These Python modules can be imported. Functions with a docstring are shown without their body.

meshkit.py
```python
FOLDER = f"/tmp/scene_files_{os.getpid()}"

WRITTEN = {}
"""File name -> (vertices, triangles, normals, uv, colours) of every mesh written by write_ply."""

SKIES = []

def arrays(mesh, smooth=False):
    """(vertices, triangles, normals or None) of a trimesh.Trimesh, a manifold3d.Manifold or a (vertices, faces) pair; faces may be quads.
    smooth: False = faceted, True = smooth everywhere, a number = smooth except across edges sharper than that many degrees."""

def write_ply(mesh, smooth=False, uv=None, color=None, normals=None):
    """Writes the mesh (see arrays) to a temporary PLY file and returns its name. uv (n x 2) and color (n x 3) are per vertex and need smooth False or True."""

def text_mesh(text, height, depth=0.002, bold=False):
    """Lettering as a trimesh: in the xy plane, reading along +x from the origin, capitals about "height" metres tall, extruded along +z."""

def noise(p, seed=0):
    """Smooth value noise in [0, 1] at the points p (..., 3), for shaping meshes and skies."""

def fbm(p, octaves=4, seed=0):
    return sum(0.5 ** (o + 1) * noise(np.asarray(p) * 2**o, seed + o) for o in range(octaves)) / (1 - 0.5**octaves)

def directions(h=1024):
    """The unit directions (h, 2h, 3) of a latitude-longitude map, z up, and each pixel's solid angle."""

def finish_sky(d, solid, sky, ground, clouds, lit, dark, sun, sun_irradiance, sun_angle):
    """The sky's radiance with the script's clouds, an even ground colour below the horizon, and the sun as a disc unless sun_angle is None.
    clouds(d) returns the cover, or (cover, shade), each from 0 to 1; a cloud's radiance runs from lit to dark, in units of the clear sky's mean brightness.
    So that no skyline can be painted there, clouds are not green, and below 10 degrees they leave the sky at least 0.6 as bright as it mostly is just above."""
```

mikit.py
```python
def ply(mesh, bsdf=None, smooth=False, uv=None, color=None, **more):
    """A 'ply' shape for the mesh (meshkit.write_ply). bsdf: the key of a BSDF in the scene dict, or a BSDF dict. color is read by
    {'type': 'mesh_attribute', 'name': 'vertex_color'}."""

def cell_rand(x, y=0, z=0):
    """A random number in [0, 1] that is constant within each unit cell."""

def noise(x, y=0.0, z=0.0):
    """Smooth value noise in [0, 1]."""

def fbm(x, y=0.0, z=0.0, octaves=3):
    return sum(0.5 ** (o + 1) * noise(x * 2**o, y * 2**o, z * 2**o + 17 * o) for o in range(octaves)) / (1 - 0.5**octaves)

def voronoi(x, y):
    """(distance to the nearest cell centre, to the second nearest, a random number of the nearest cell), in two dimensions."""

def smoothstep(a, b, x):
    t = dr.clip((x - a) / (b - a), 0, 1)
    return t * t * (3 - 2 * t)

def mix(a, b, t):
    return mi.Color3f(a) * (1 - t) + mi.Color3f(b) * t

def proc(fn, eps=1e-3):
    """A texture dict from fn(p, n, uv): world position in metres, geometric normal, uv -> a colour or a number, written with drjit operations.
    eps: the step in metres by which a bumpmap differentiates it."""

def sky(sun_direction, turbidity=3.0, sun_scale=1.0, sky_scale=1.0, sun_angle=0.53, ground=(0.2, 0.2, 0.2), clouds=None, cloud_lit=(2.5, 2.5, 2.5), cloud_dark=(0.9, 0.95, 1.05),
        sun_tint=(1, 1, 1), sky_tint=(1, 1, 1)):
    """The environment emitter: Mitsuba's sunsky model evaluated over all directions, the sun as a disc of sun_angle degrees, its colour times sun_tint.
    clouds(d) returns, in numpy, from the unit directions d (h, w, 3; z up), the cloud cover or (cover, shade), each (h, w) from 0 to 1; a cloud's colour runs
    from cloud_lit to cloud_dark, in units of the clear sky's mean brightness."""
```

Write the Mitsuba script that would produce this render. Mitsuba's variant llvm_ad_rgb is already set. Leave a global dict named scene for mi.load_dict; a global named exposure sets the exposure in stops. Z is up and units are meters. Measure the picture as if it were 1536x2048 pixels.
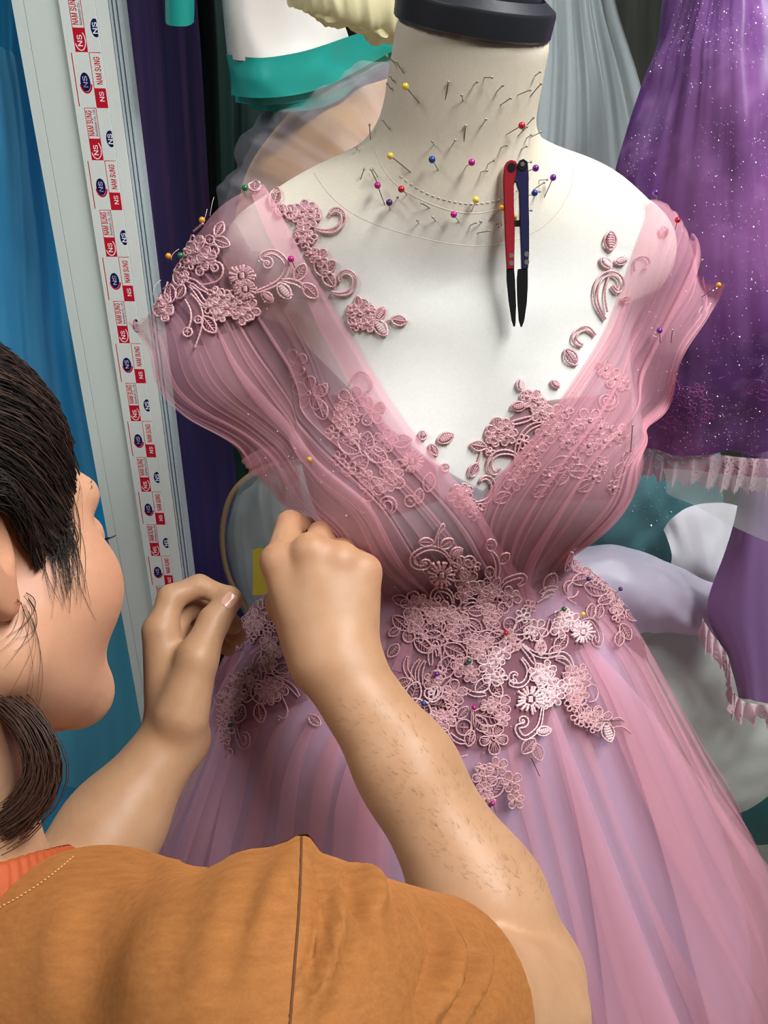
import math, random
import numpy as np, trimesh
import mitsuba as mi, drjit as dr
import mikit, meshkit
from mikit import proc, noise, fbm, voronoi, cell_rand, smoothstep, mix
from scipy.spatial import cKDTree
from scipy.interpolate import CubicSpline, PchipInterpolator, RectBivariateSpline
random.seed(7); RNG = np.random.default_rng(7)
scene, labels = {}, {}

# ------------------------------------------------------------------ camera, light, exposure
exposure = 0.0
FPX = 1593.0
CAM = np.array([0.0, 0.0, 1.6]); PITCH, ROLL = math.radians(34.5), math.radians(-1.7)
F_ = np.array([0, math.cos(PITCH), -math.sin(PITCH)]); U0 = np.array([0, math.sin(PITCH), math.cos(PITCH)]); R0 = np.array([1.0, 0, 0])
R_ = math.cos(ROLL) * R0 + math.sin(ROLL) * U0; U_ = -math.sin(ROLL) * R0 + math.cos(ROLL) * U0
T = mi.ScalarTransform4f
scene['camera'] = {'type': 'perspective', 'fov': math.degrees(2 * math.atan(768 / FPX)), 'fov_axis': 'x', 'near_clip': 0.02,
                   'to_world': T().look_at(origin=CAM.tolist(), target=(CAM + F_).tolist(), up=U_.tolist())}

def rgb(r, g, b):
    f = lambda c: (c / 255 / 12.92) if c <= 10.3 else ((c / 255 + 0.055) / 1.055) ** 2.4
    return [f(r), f(g), f(b)]

def lamp(key, c, sx, sy, power, label, group=None):
    """a ceiling light: white tray with an emitting diffuser facing down"""
    cx, cy, cz = c
    v = np.array([[-sx, -sy, 0], [sx, -sy, 0], [sx, sy, 0], [-sx, sy, 0]], float) / 2 + c
    scene[key + '__diffuser'] = {**mikit.ply((v, np.array([[0, 2, 1], [0, 3, 2]])), {'type': 'diffuse', 'reflectance': {'type': 'rgb', 'value': [.8, .8, .8]}}),
                                 'emitter': {'type': 'area', 'radiance': {'type': 'rgb', 'value': power}}}
    fr = trimesh.creation.box([sx + .06, sy + .06, .05]); fr.apply_translation([cx, cy, cz + .03])
    scene[key + '__tray'] = mikit.ply(fr, 'white_paint')
    labels[key] = {'label': label, 'category': 'lamp'}
    if group: labels[key]['group'] = group

# ------------------------------------------------------------------ helpers
def P(px, py, d):
    """world point at image position (px, py) of the photo's frame and optical depth d metres"""
    px, py, d = np.broadcast_arrays(np.asarray(px, float), np.asarray(py, float), np.asarray(d, float))
    return CAM + ((px - 768) / FPX * d)[..., None] * R_ + ((1024 - py) / FPX * d)[..., None] * U_ + d[..., None] * F_

def proj(w):
    q = np.asarray(w) - CAM; d = q @ F_
    return np.stack([768 + FPX * (q @ R_) / d, 1024 - FPX * (q @ U_) / d, d], -1)

def nrm(v): return v / np.maximum(np.linalg.norm(v, axis=-1, keepdims=True), 1e-12)

def add(key, mesh, bsdf, smooth=True, label=None, cat=None, group=None, kind=None, **k):
    n, base = 0, key
    while key in scene:
        n += 1; key = f'{base}_{n:03d}'
    scene[key] = mikit.ply(mesh, bsdf, smooth=smooth, **k)
    tag(key, label, cat, group, kind)
    return key

def tag(key, label=None, cat=None, group=None, kind=None):
    d = {a: b for a, b in (('label', label), ('category', cat), ('group', group), ('kind', kind)) if b}
    if d: labels[key] = {**labels.get(key, {}), **d}

def smin(a, b, k):
    h = np.clip(0.5 + 0.5 * (b - a) / k, 0, 1)
    return b + (a - b) * h - k * h * (1 - h)
def smax(a, b, k): return -smin(-a, -b, k)

def cone(p, a, b, r1, r2):
    a, b = np.asarray(a, float), np.asarray(b, float)
    ba = b - a; h = np.clip(((p - a) @ ba) / (ba @ ba), 0, 1)
    return np.linalg.norm(p - a - h[:, None] * ba, axis=1) - (r1 + (r2 - r1) * h)

def ellip(p, c, r, M=None):
    q = p - np.asarray(c, float)
    if M is not None: q = q @ M
    r = np.asarray(r, float)
    k0 = np.linalg.norm(q / r, axis=1); k1 = np.linalg.norm(q / r ** 2, axis=1)
    return k0 * (k0 - 1) / np.maximum(k1, 1e-9)

def nets(f, lo, hi, h, block=8, slack=1.6):
    """naive surface nets of the signed distance f over a box, evaluated only near the surface"""
    lo, hi = np.asarray(lo, float), np.asarray(hi, float)
    nb = np.ceil((hi - lo) / (h * block)).astype(int)
    B = np.stack(np.meshgrid(*[np.arange(n) for n in nb], indexing='ij'), -1).reshape(-1, 3)
    d = f(lo + (B + .5) * h * block)
    B = B[np.abs(d) < h * block * .87 * slack]
    o = np.stack(np.meshgrid(*[np.arange(block)] * 3, indexing='ij'), -1).reshape(-1, 3)
    C = (B[:, None] * block + o).reshape(-1, 3)
    S = int((nb.max() + 2) * block)
    key = lambda c: (c[..., 0] * S + c[..., 1]) * S + c[..., 2]
    corn = np.array([[i, j, k] for i in (0, 1) for j in (0, 1) for k in (0, 1)])
    kk = key(C[:, None] + corn)
    uk, inv = np.unique(kk, return_inverse=True); inv = inv.reshape(kk.shape)
    gp = np.stack([uk // (S * S), uk // S % S, uk % S], 1)
    val = np.concatenate([f(lo + g * h) for g in np.array_split(gp, max(1, len(gp) // 200000 + 1))])
    cv = val[inv]
    act = (cv.min(1) < 0) & (cv.max(1) >= 0)
    C, cv, ci = C[act], cv[act], inv[act]
    acc, cnt = np.zeros((len(C), 3)), np.zeros(len(C))
    for a in range(8):
        for ax in range(3):
            if corn[a, ax] == 0:
                b = a + (4, 2, 1)[ax]
                cr = (cv[:, a] < 0) != (cv[:, b] < 0)
                t = np.where(cr, cv[:, a] / np.where(cr, cv[:, a] - cv[:, b], 1), 0)
                q = corn[a] + np.zeros((len(C), 3)); q[:, ax] += t
                acc[cr] += q[cr]; cnt[cr] += 1
    V = lo + (C + acc / cnt[:, None]) * h
    ck = key(C); order = np.argsort(ck); sk = ck[order]
    def find(c):
        k = key(c); i = np.clip(np.searchsorted(sk, k), 0, len(sk) - 1)
        return np.where(sk[i] == k, order[i], -1)
    Q = []
    for ax in range(3):
        b = (4, 2, 1)[ax]; cr = (cv[:, 0] < 0) != (cv[:, b] < 0)
        c0 = C[cr]; e1, e2 = np.eye(3, dtype=int)[(ax + 1) % 3], np.eye(3, dtype=int)[(ax + 2) % 3]
        q = np.stack([np.nonzero(cr)[0], find(c0 - e1), find(c0 - e1 - e2), find(c0 - e2)], 1)
        flip = cv[cr, 0] >= 0
        q[flip] = q[flip][:, ::-1]
        Q.append(q[(q >= 0).all(1)])
    Q = np.vstack(Q)
    m = trimesh.Trimesh(V, np.vstack([Q[:, [0, 1, 2]], Q[:, [0, 2, 3]]]), process=False)
    return m

def smooth_mesh(m, n=3):
    """keeps the largest piece and evens it out without shrinking"""
    import scipy.sparse as ss
    e = np.asarray(m.edges_unique); N = len(m.vertices)
    A = ss.coo_matrix((np.ones(2 * len(e)), (np.r_[e[:, 0], e[:, 1]], np.r_[e[:, 1], e[:, 0]])), (N, N)).tocsr()
    _, lab = ss.csgraph.connected_components(A, False); keep = lab == np.bincount(lab).argmax()
    re = np.cumsum(keep) - 1; f = np.asarray(m.faces); f = re[f[keep[f].all(1)]]
    A = A[keep][:, keep]; V = np.asarray(m.vertices)[keep]; D = ss.diags(1 / np.maximum(np.asarray(A.sum(1)).ravel(), 1)) @ A
    for _ in range(n):
        V = V + .5 * (D @ V - V); V = V - .51 * (D @ V - V)
    return trimesh.Trimesh(V, f, process=False)

def vnormals(v, f):
    n = np.zeros_like(v); c = np.cross(v[f[:, 1]] - v[f[:, 0]], v[f[:, 2]] - v[f[:, 0]])
    for k in range(3): np.add.at(n, f[:, k], c)
    return nrm(n)

def grid_faces(n, m, wrap=False):
    i, j = np.meshgrid(np.arange(n - 1), np.arange(m if wrap else m - 1), indexing='ij')
    a, b = i * m + j, i * m + (j + 1) % m
    return np.stack([a, b, b + m, a + m], -1).reshape(-1, 4)

def sheet(G, wrap=False):
    """(n, m, 3) grid of points -> mesh pair"""
    n, m = G.shape[:2]
    return (G.reshape(-1, 3), grid_faces(n, m, wrap))

def tri(mesh):
    v, f = mesh
    f = np.asarray(f)
    return np.asarray(v, float), (np.vstack([f[:, [0, 1, 2]], f[:, [0, 2, 3]]]) if f.shape[1] == 4 else f)

def join(ms):
    V, F, n = [], [], 0
    for m in ms:
        v, f = (m.vertices, m.faces) if hasattr(m, 'vertices') else tri(m)
        V.append(np.asarray(v)); F.append(np.asarray(f) + n); n += len(v)
    return trimesh.Trimesh(np.vstack(V), np.vstack(F), process=False)

def spline(pts, n, closed=False):
    pts = np.asarray(pts, float)
    if closed: pts = np.vstack([pts, pts[:1]])
    t = np.r_[0, np.cumsum(np.maximum(np.linalg.norm(np.diff(pts, axis=0), axis=1), 1e-9) ** .5)]; t /= t[-1]
    return CubicSpline(t, pts, bc_type='periodic' if closed else 'natural')(np.linspace(0, 1, n, endpoint=not closed))

def tube(pts, r, sides=6, closed=False, caps=True, up=None):
    pts = np.asarray(pts, float); n = len(pts)
    t = nrm(np.roll(pts, -1, 0) - np.roll(pts, 1, 0)) if closed else nrm(np.gradient(pts, axis=0))
    a = np.zeros_like(pts); v = np.array([0.3, .2, .93]) if up is None else np.asarray(up, float)
    for i in range(n):
        v = v - (v @ t[i]) * t[i]; l = np.linalg.norm(v)
        if l < 1e-6: v = np.cross(t[i], [1, 0, .01]); l = np.linalg.norm(v)
        v = v / l; a[i] = v
    b = np.cross(t, a); an = np.arange(sides) * 2 * np.pi / sides
    r = np.broadcast_to(np.asarray(r, float), (n,))
    ring = pts[:, None] + r[:, None, None] * (np.cos(an)[:, None] * a[:, None] + np.sin(an)[:, None] * b[:, None])
    V = ring.reshape(-1, 3); F = []
    m = n if closed else n - 1
    i, j = np.meshgrid(np.arange(m), np.arange(sides), indexing='ij')
    p, q = i * sides + j, i * sides + (j + 1) % sides; p2, q2 = (i + 1) % n * sides + j, (i + 1) % n * sides + (j + 1) % sides
    F = np.vstack([np.stack([p, q, q2], -1).reshape(-1, 3), np.stack([p, q2, p2], -1).reshape(-1, 3)])
    if caps and not closed:
        V = np.vstack([V, pts[:1], pts[-1:]]); k = np.arange(sides); k1 = (k + 1) % sides; e = (n - 1) * sides
        F = np.vstack([F, np.stack([k1, k, k * 0 + n * sides], 1), np.stack([e + k, e + k1, k * 0 + n * sides + 1], 1)])
    return trimesh.Trimesh(V, F, process=False)

def lathe(prof, n=64, M=None, off=(0, 0, 0)):
    prof = np.asarray(prof, float); a = np.arange(n) * 2 * np.pi / n
    G = np.stack([prof[:, 0, None] * np.cos(a), prof[:, 0, None] * np.sin(a), np.repeat(prof[:, 1, None], n, 1)], -1)
    if M is not None: G = G @ np.asarray(M).T
    return (G.reshape(-1, 3) + off, grid_faces(len(prof), n, True)[:, ::1])

def lattice(C, n, m):
    """(r, c, 3) control points -> (n, m, 3) points of the interpolating surface"""
    C = np.asarray(C, float); r, c = C.shape[:2]
    par = lambda d: (lambda t: t / t[-1])(np.r_[0, np.cumsum(np.maximum(d, 1e-6) ** .8)])
    pr = par(np.linalg.norm(np.diff(C, axis=0), axis=2).mean(1)); pc = par(np.linalg.norm(np.diff(C, axis=1), axis=2).mean(0))
    A = CubicSpline(pr, C, axis=0, bc_type='natural')(np.linspace(0, 1, n))
    return CubicSpline(pc, A, axis=1, bc_type='natural')(np.linspace(0, 1, m))

def pleats(N, over, amp, seed, spread=.55, flat=.25):
    """irregular pleats over a 0..1 coordinate: returns f(v, t) -> (shift of v, height)"""
    r = np.random.default_rng(seed); w = np.exp(r.normal(0, spread, N)); w /= w.sum(); b = np.r_[0, np.cumsum(w)]
    A = np.where(r.uniform(0, 1, N) < flat, r.uniform(.1, .4, N), r.uniform(.7, 1.25, N)); ph = r.uniform(0, 6.28, N); k = r.uniform(1.5, 4.5, N); q = r.uniform(0, 6.28, 3)
    def f(v, t):
        x = np.mod(v + .012 * np.sin(2 * np.pi * v * 3 + q[0] + 2.5 * t) + .006 * np.sin(2 * np.pi * v * 7 + q[1] - 4 * t), 1.0)
        i = np.clip(np.searchsorted(b, x, side='right') - 1, 0, N - 1); fr = (x - b[i]) / w[i]
        a = A[i] * (.75 + .35 * np.sin(k[i] * t * 2 + ph[i]))
        return over * a * w[i] / (2 * np.pi) * np.sin(2 * np.pi * fr), amp * np.clip(a, 0, 1.3) * np.clip(w[i] * N, .3, 1.8) * (1 - np.cos(2 * np.pi * fr)) * .5
    return f

class Target:
    """a mesh that can be hit by rays from the camera position, and projected on"""
    def __init__(s, meshes):
        m = join(meshes); s.v, s.f = np.asarray(m.vertices), np.asarray(m.faces); s.n = vnormals(s.v, s.f)
        s.sc = mi.load_dict({'type': 'scene', 'm': mikit.ply((s.v, s.f))}); s.tree = cKDTree(s.v)
    def hit(s, px, py):
        d = nrm(P(px, py, 1.0) - CAM).reshape(-1, 3)
        ray = mi.Ray3f(mi.Point3f(CAM.tolist()), mi.Vector3f(np.ascontiguousarray(d.T)))
        si = s.sc.ray_intersect_preliminary(ray, coherent=False)
        t = np.array(si.t); ok = np.isfinite(t) & (t < 1e6)
        return np.where(ok[:, None], CAM + d * np.where(ok, t, 1)[:, None], np.nan)
    def near(s, p):
        p = np.asarray(p).reshape(-1, 3); d, i = s.tree.query(p, k=4); w = 1 / (d + 1e-4) ** 2; w /= w.sum(1, keepdims=True)
        n = nrm((s.n[i] * w[..., None]).sum(1)); c = (s.v[i] * w[..., None]).sum(1)
        return p - ((p - c) * n).sum(1, keepdims=True) * n, n

# ------------------------------------------------------------------ materials
def rgbd(v): return {'type': 'rgb', 'value': list(map(float, v))}
def two(b): return {'type': 'twosided', 'b': b}
def prin(col, rough=.5, **k):
    return {'type': 'principled', 'base_color': col if isinstance(col, dict) else rgbd(col), 'roughness': rough, **k}
def sheer(col, op, weave=None):
    """thin netting: threads that reflect and pass light, with holes between them"""
    c = np.asarray(col)
    return {'type': 'mask', 'opacity': op if isinstance(op, dict) else float(op), 'b': two({'type': 'diffuse', 'reflectance': rgbd(c)})}

# ------------------------------------------------------------------ room
def flat(name, v, bs, label):
    add(name, (np.array(v, float), np.array([[0, 1, 2, 3]])), bs, smooth=False, label=label, kind='structure')
scene['white_paint'] = two(prin(rgb(225, 224, 220), .6))
scene['wall_paint'] = two(prin(rgb(128, 126, 122), .6))
scene['floor_tile'] = two(prin(rgb(110, 106, 100), .4))
X0, X1, Y0, Y1, ZC = -1.9, 2.1, -2.2, 1.75, 2.75
flat('wall_back', [[X0, Y1, 0], [X1, Y1, 0], [X1, Y1, ZC], [X0, Y1, ZC]], 'wall_paint', 'plain grey wall behind the hanging gowns')
flat('wall_left', [[X0, Y0, 0], [X0, Y1, 0], [X0, Y1, ZC], [X0, Y0, ZC]], 'wall_paint', 'plain grey wall at the left of the workshop')
flat('wall_right', [[X1, Y0, 0], [X1, Y1, 0], [X1, Y1, ZC], [X1, Y0, ZC]], 'wall_paint', 'plain grey wall at the right of the workshop')
flat('wall_front', [[X0, Y0, 0], [X1, Y0, 0], [X1, Y0, ZC], [X0, Y0, ZC]], 'wall_paint', 'plain grey wall behind the camera')
flat('floor', [[X0, Y0, 0], [X1, Y0, 0], [X1, Y1, 0], [X0, Y1, 0]], 'floor_tile', 'plain floor under the dress form')
flat('ceiling', [[X0, Y0, ZC], [X1, Y0, ZC], [X1, Y1, ZC], [X0, Y1, ZC]], 'wall_paint', 'plain grey ceiling')
lamp('ceiling_light', (.75, .1, 2.68), .35, 1.3, [35.5, 36, 36], 'white ceiling light panel above and to the right of the dress form')
lamp('ceiling_light_001', (-1.0, -.1, 2.68), .3, 1.2, [12, 12.2, 12.3], 'white ceiling light panel over the blue gown')

# ------------------------------------------------------------------ dress form
SC = 0.88; PSI = math.radians(10.5); ORG = CAM + SC * np.array([.073, .655, -.52])
XA = np.array([math.cos(PSI), math.sin(PSI), 0]); YA = np.array([-math.sin(PSI), math.cos(PSI), 0]); ZA = np.array([0, 0, 1.0])
def L(p): p = np.asarray(p, float) * SC; return ORG + p[..., :1] * XA + p[..., 1:2] * YA + p[..., 2:3] * ZA
def Linv(w): q = (np.asarray(w) - ORG) / SC; return np.stack([q @ XA, q @ YA, q @ ZA], -1)
SL = np.array([  # z, a, b, cy
    [-.34, .185, .140, .01], [-.2, .170, .128, .012], [-.1, .146, .108, .006], [-.03, .122, .093, 0], [0, .117, .089, 0], [.04, .120, .091, 0],
    [.10, .134, .100, .0], [.16, .146, .106, .002], [.22, .150, .104, .004], [.29, .150, .092, .012], [.35, .140, .07, .02], [.40, .12, .05, .02]])
fa, fb, fc = (PchipInterpolator(SL[:, 0], SL[:, k]) for k in (1, 2, 3))
NK0, NK1 = np.array([-.021, .004, .35]), np.array([.003, -.014, .52])
def torso_sdf(p):
    z = np.clip(p[:, 2], -.34, .40); a, b, c = fa(z), fb(z), fc(z)
    x, y = p[:, 0], p[:, 1] - c
    q = np.sqrt((x / a) ** 2 + (y / b) ** 2 + 1e-9); g = np.sqrt((x / a ** 2) ** 2 + (y / b ** 2) ** 2 + 1e-9)
    d = q * (q - 1) / g
    d = smax(smax(d, p[:, 2] - .375, .05), -.34 - p[:, 2], .01)
    for s in (-1, 1):
        d = smin(d, np.linalg.norm((p - [s * .074, -.062, .155]) / [1, 1, 1.15], axis=1) - .066, .05)
        d = smin(d, cone(p, [s * .02 - .01, .012, .368], [s * .150, .022, .326 if s < 0 else .306], .056, .045), .04)
    return d
def form_sdf(p):
    d = torso_sdf(p)
    n = cone(p, NK0, NK1, .0590, .0525)
    ax = nrm(NK1 - NK0)
    d = smin(d, n, .022)
    return smax(d, (p - np.array([.001, -.013, .484])) @ ax, .004)
fm = nets(form_sdf, [-.21, -.19, -.36], [.21, .19, .54], .0055)
fm.vertices = L(fm.vertices)
def weave(p, n, uv):
    s = 0.06 * (noise(p.x * 900, p.z * 900, p.y * 900) - .5) + .10 * (fbm(p.x * 14, p.y * 14, p.z * 14) - .5)
    up = smoothstep(1.42, 1.50, p.z)
    return mix(rgb(219, 218, 212), rgb(216, 205, 185), up) * (1 + s)
scene['form_cloth'] = two({'type': 'diffuse', 'reflectance': proc(weave)})
add('dress_form__torso', fm, 'form_cloth', label='cream cotton covered torso and neck')
tag('dress_form', 'cream tailor\'s dress form with black neck cap wearing the pink gown', 'dress form')
body = Target([fm])
scene['black_plastic'] = two(prin(rgb(34, 36, 42), .38, specular=.6))
scene['thread_cream'] = two(prin(rgb(196, 186, 168), .8))
ax = nrm(L(NK1) - L(NK0)); ex = nrm(np.cross([0, 1, 0], ax)); MC = np.stack([ex, np.cross(ax, ex), ax], 1)
nc = L(np.array([-.0045, -.0125, .484]))
add('dress_form__neck_cap', lathe([(0, -.001), (.0475, -.001), (.0482, 0), (.0485, .0115), (.0478, .0135), (.0405, .018), (.0395, .0155), (.0380, .0155), (.0380, .019), (.0372, .024), (.030, .028), (0, .029)], 96, MC, nc), 'black_plastic', smooth=25, label='stepped black plastic neck cap')
def surf_line(tg, pts, n, off):
    q = spline(pts, n); h = tg.hit(q[:, 0], q[:, 1]); ok = np.isfinite(h[:, 0]); h = h[ok]
    return h + off * tg.near(h)[1]
seam = [(748, 296), (768, 340), (800, 375), (850, 403), (900, 421), (945, 427), (990, 420), (1030, 398), (1062, 350), (1072, 318)]
add('dress_form__neck_seam', tube(surf_line(body, seam, 90, .0), .0004), 'thread_cream', label='folded neck seam')
q = spline([(800, 352), (850, 385), (900, 402), (945, 408), (990, 402), (1030, 385), (1058, 345)], 53)
for i in range(0, 52, 2):
    add('dress_form__stitch', tube(surf_line(body, q[i:i + 2], 3, .0003), .0004, 5), 'thread_cream')
yoke = [(628, 346), (655, 385), (700, 424), (760, 452), (820, 470), (880, 484), (960, 492), (1030, 480), (1090, 450), (1125, 410), (1143, 370), (1146, 338)]
add('dress_form__yoke_seam', tube(surf_line(body, yoke, 120, .0), .00032), 'thread_cream', label='curved yoke seam under the neck')
add('dress_form__stand_pole', tube([[ORG[0], ORG[1], .03], [ORG[0], ORG[1], ORG[2] - .25]], .018, 16), 'black_plastic', smooth=30)
add('dress_form__stand_base', lathe([(0, 0), (.2, 0), (.2, .012), (.19, .02), (.03, .035), (0, .035)], 48, off=(ORG[0], ORG[1], 0.001)), 'black_plastic', smooth=30)

import shapely.geometry as sg
# ------------------------------------------------------------------ the pink gown: skirt, lining, draped tulle
PINK = rgb(236, 176, 188); PINK2 = rgb(233, 166, 181); LAV = rgb(170, 166, 200)
tag('pink_gown', 'pale pink tulle gown with corded flower lace on the cream dress form', 'gown')
def drape_sdf(p):
    d = torso_sdf(p)
    d = smin(d, cone(p, [-.165, .02, .31], [-.207, .012, .255], .053, .055), .03)
    d = smin(d, cone(p, [-.195, .0, .24], [-.138, -.015, .12], .045, .022), .03)
    d = smin(d, cone(p, [.160, .02, .285], [.190, .012, .235], .046, .045), .03)
    d = smin(d, cone(p, [.168, .0, .23], [.146, -.015, .14], .04, .025), .03)
    return d
dm = nets(drape_sdf, [-.29, -.2, -.36], [.29, .2, .42], .008)
dm.vertices = L(dm.vertices); drape_t = Target([dm])
def to_level(w, off, near=.05, it=3):
    """moves world points that are close to the drape's form onto its surface, off metres above it"""
    p = Linv(w).reshape(-1, 3)
    for _ in range(it):
        d = drape_sdf(p); e = 1e-3
        g = nrm(np.stack([drape_sdf(p + e * v) - d for v in np.eye(3)], 1))
        s = np.where(np.abs(d) < near, d - np.ravel(off) / SC, 0)
        p = p - s[:, None] * g
    return L(p).reshape(np.shape(w)), g
def rows_to_points(rows):
    """pixel lattice -> 3-D lattice on the drape's form; points beside it take the depth of their neighbour in the row"""
    out = []
    for row in rows:
        r = np.array(row, float); h = drape_t.hit(r[:, 0], r[:, 1]); dep = np.where(np.isfinite(h[:, 0]), (np.nan_to_num(h) - CAM) @ F_, np.nan)
        idx = np.arange(len(r)); ok = np.isfinite(dep)
        dep = np.interp(idx, idx[ok], dep[ok]) + np.where(ok, 0, .012)
        out.append(P(r[:, 0], r[:, 1], dep))
    return np.array(out)

# skirt
zs = np.array([-1.29, -1.0, -.6, -.35, -.2, -.1, -.04, 0, .03]); _in = np.interp(zs, [-1.29, -.1, .03], [.03, .02, .002])
_a = np.array([.56, .53, .453, .339, .272, .228, .166, .135, .119]) - _in
sa = PchipInterpolator(zs, _a); sb = PchipInterpolator(zs, _a * np.interp(zs, [-1.29, -.3, -.1, .03], [.95, .85, .78, .79]))
sx = PchipInterpolator(zs, [.001, .002, -.002, -.01, -.016, -.023, -.015, -.011, -.007])
def skirt_pt(th, z, off=0.0):
    a, b, c = sa(z) + off, sb(z) + off, sx(z)
    return np.stack([c + a * np.cos(th), b * np.sin(th), z + 0 * th], -1)
def skirt_layer(z, k, fold, amp, off, seed, m=1800, over=0.0, z0=0.03, flat=.25):
    """a ring of cloth with k irregular gathers; over > 1 turns them into pleats that lie over each other"""
    r = np.random.default_rng(seed); ph = r.uniform(0, 6.28, 4)
    f = pleats(k, over, 1.0, seed + 100, .5, flat)
    u = np.linspace(0, 1, m, endpoint=False); rows = []
    for zz in z:
        g = np.clip((z0 - zz) / .35, 0, 1.6); gg = g ** .8
        du, hh = f(u, np.full(m, zz * .9))
        th = 2 * np.pi * (u + du * min(1, .45 + gg))
        o = off * (.25 + gg) + gg * (amp * hh + fold * (np.sin(11 * 2 * np.pi * u + ph[1] + 3 * zz) + np.sin(6 * 2 * np.pi * u + ph[2])))
        rows.append(skirt_pt(th, np.full(m, zz), o))
    return L(np.array(rows))
zz = np.r_[np.linspace(.03, -.3, 60), np.linspace(-.31, -1.285, 40)]
lin = skirt_layer(zz, 13, .0015, .006, .0, 3, m=900)
scene['satin_lavender'] = two(prin(LAV, .55, sheen=.3, specular=.3))
add('pink_gown__skirt_lining', sheet(lin, True), 'satin_lavender', label='lavender grey satin skirt lining')
scene['tulle_skirt'] = sheer(PINK, .27); scene['tulle_skirt_outer'] = sheer(rgb(238, 174, 190), .19)
add('pink_gown__skirt_tulle', sheet(skirt_layer(zz, 26, .001, .011, .012, 11, over=4.4, flat=.15), True), 'tulle_skirt', label='pleated pink tulle skirt layer')
add('pink_gown__skirt_tulle', sheet(skirt_layer(zz, 19, .001, .012, .024, 23, over=4.2, flat=.2), True), 'tulle_skirt_outer', label='outermost sheer pink tulle skirt layer')
_u = np.linspace(0, 2 * np.pi, 1500, endpoint=False); _z = np.linspace(.03, -.32, 200)
skirt_t = L(np.array([skirt_pt(_u, np.full(1500, z_), .024 * (.25 + g_) + g_ * .013) for z_, g_ in zip(_z, np.clip((.03 - _z) / .35, 0, 1.6) ** .8)]))

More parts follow.
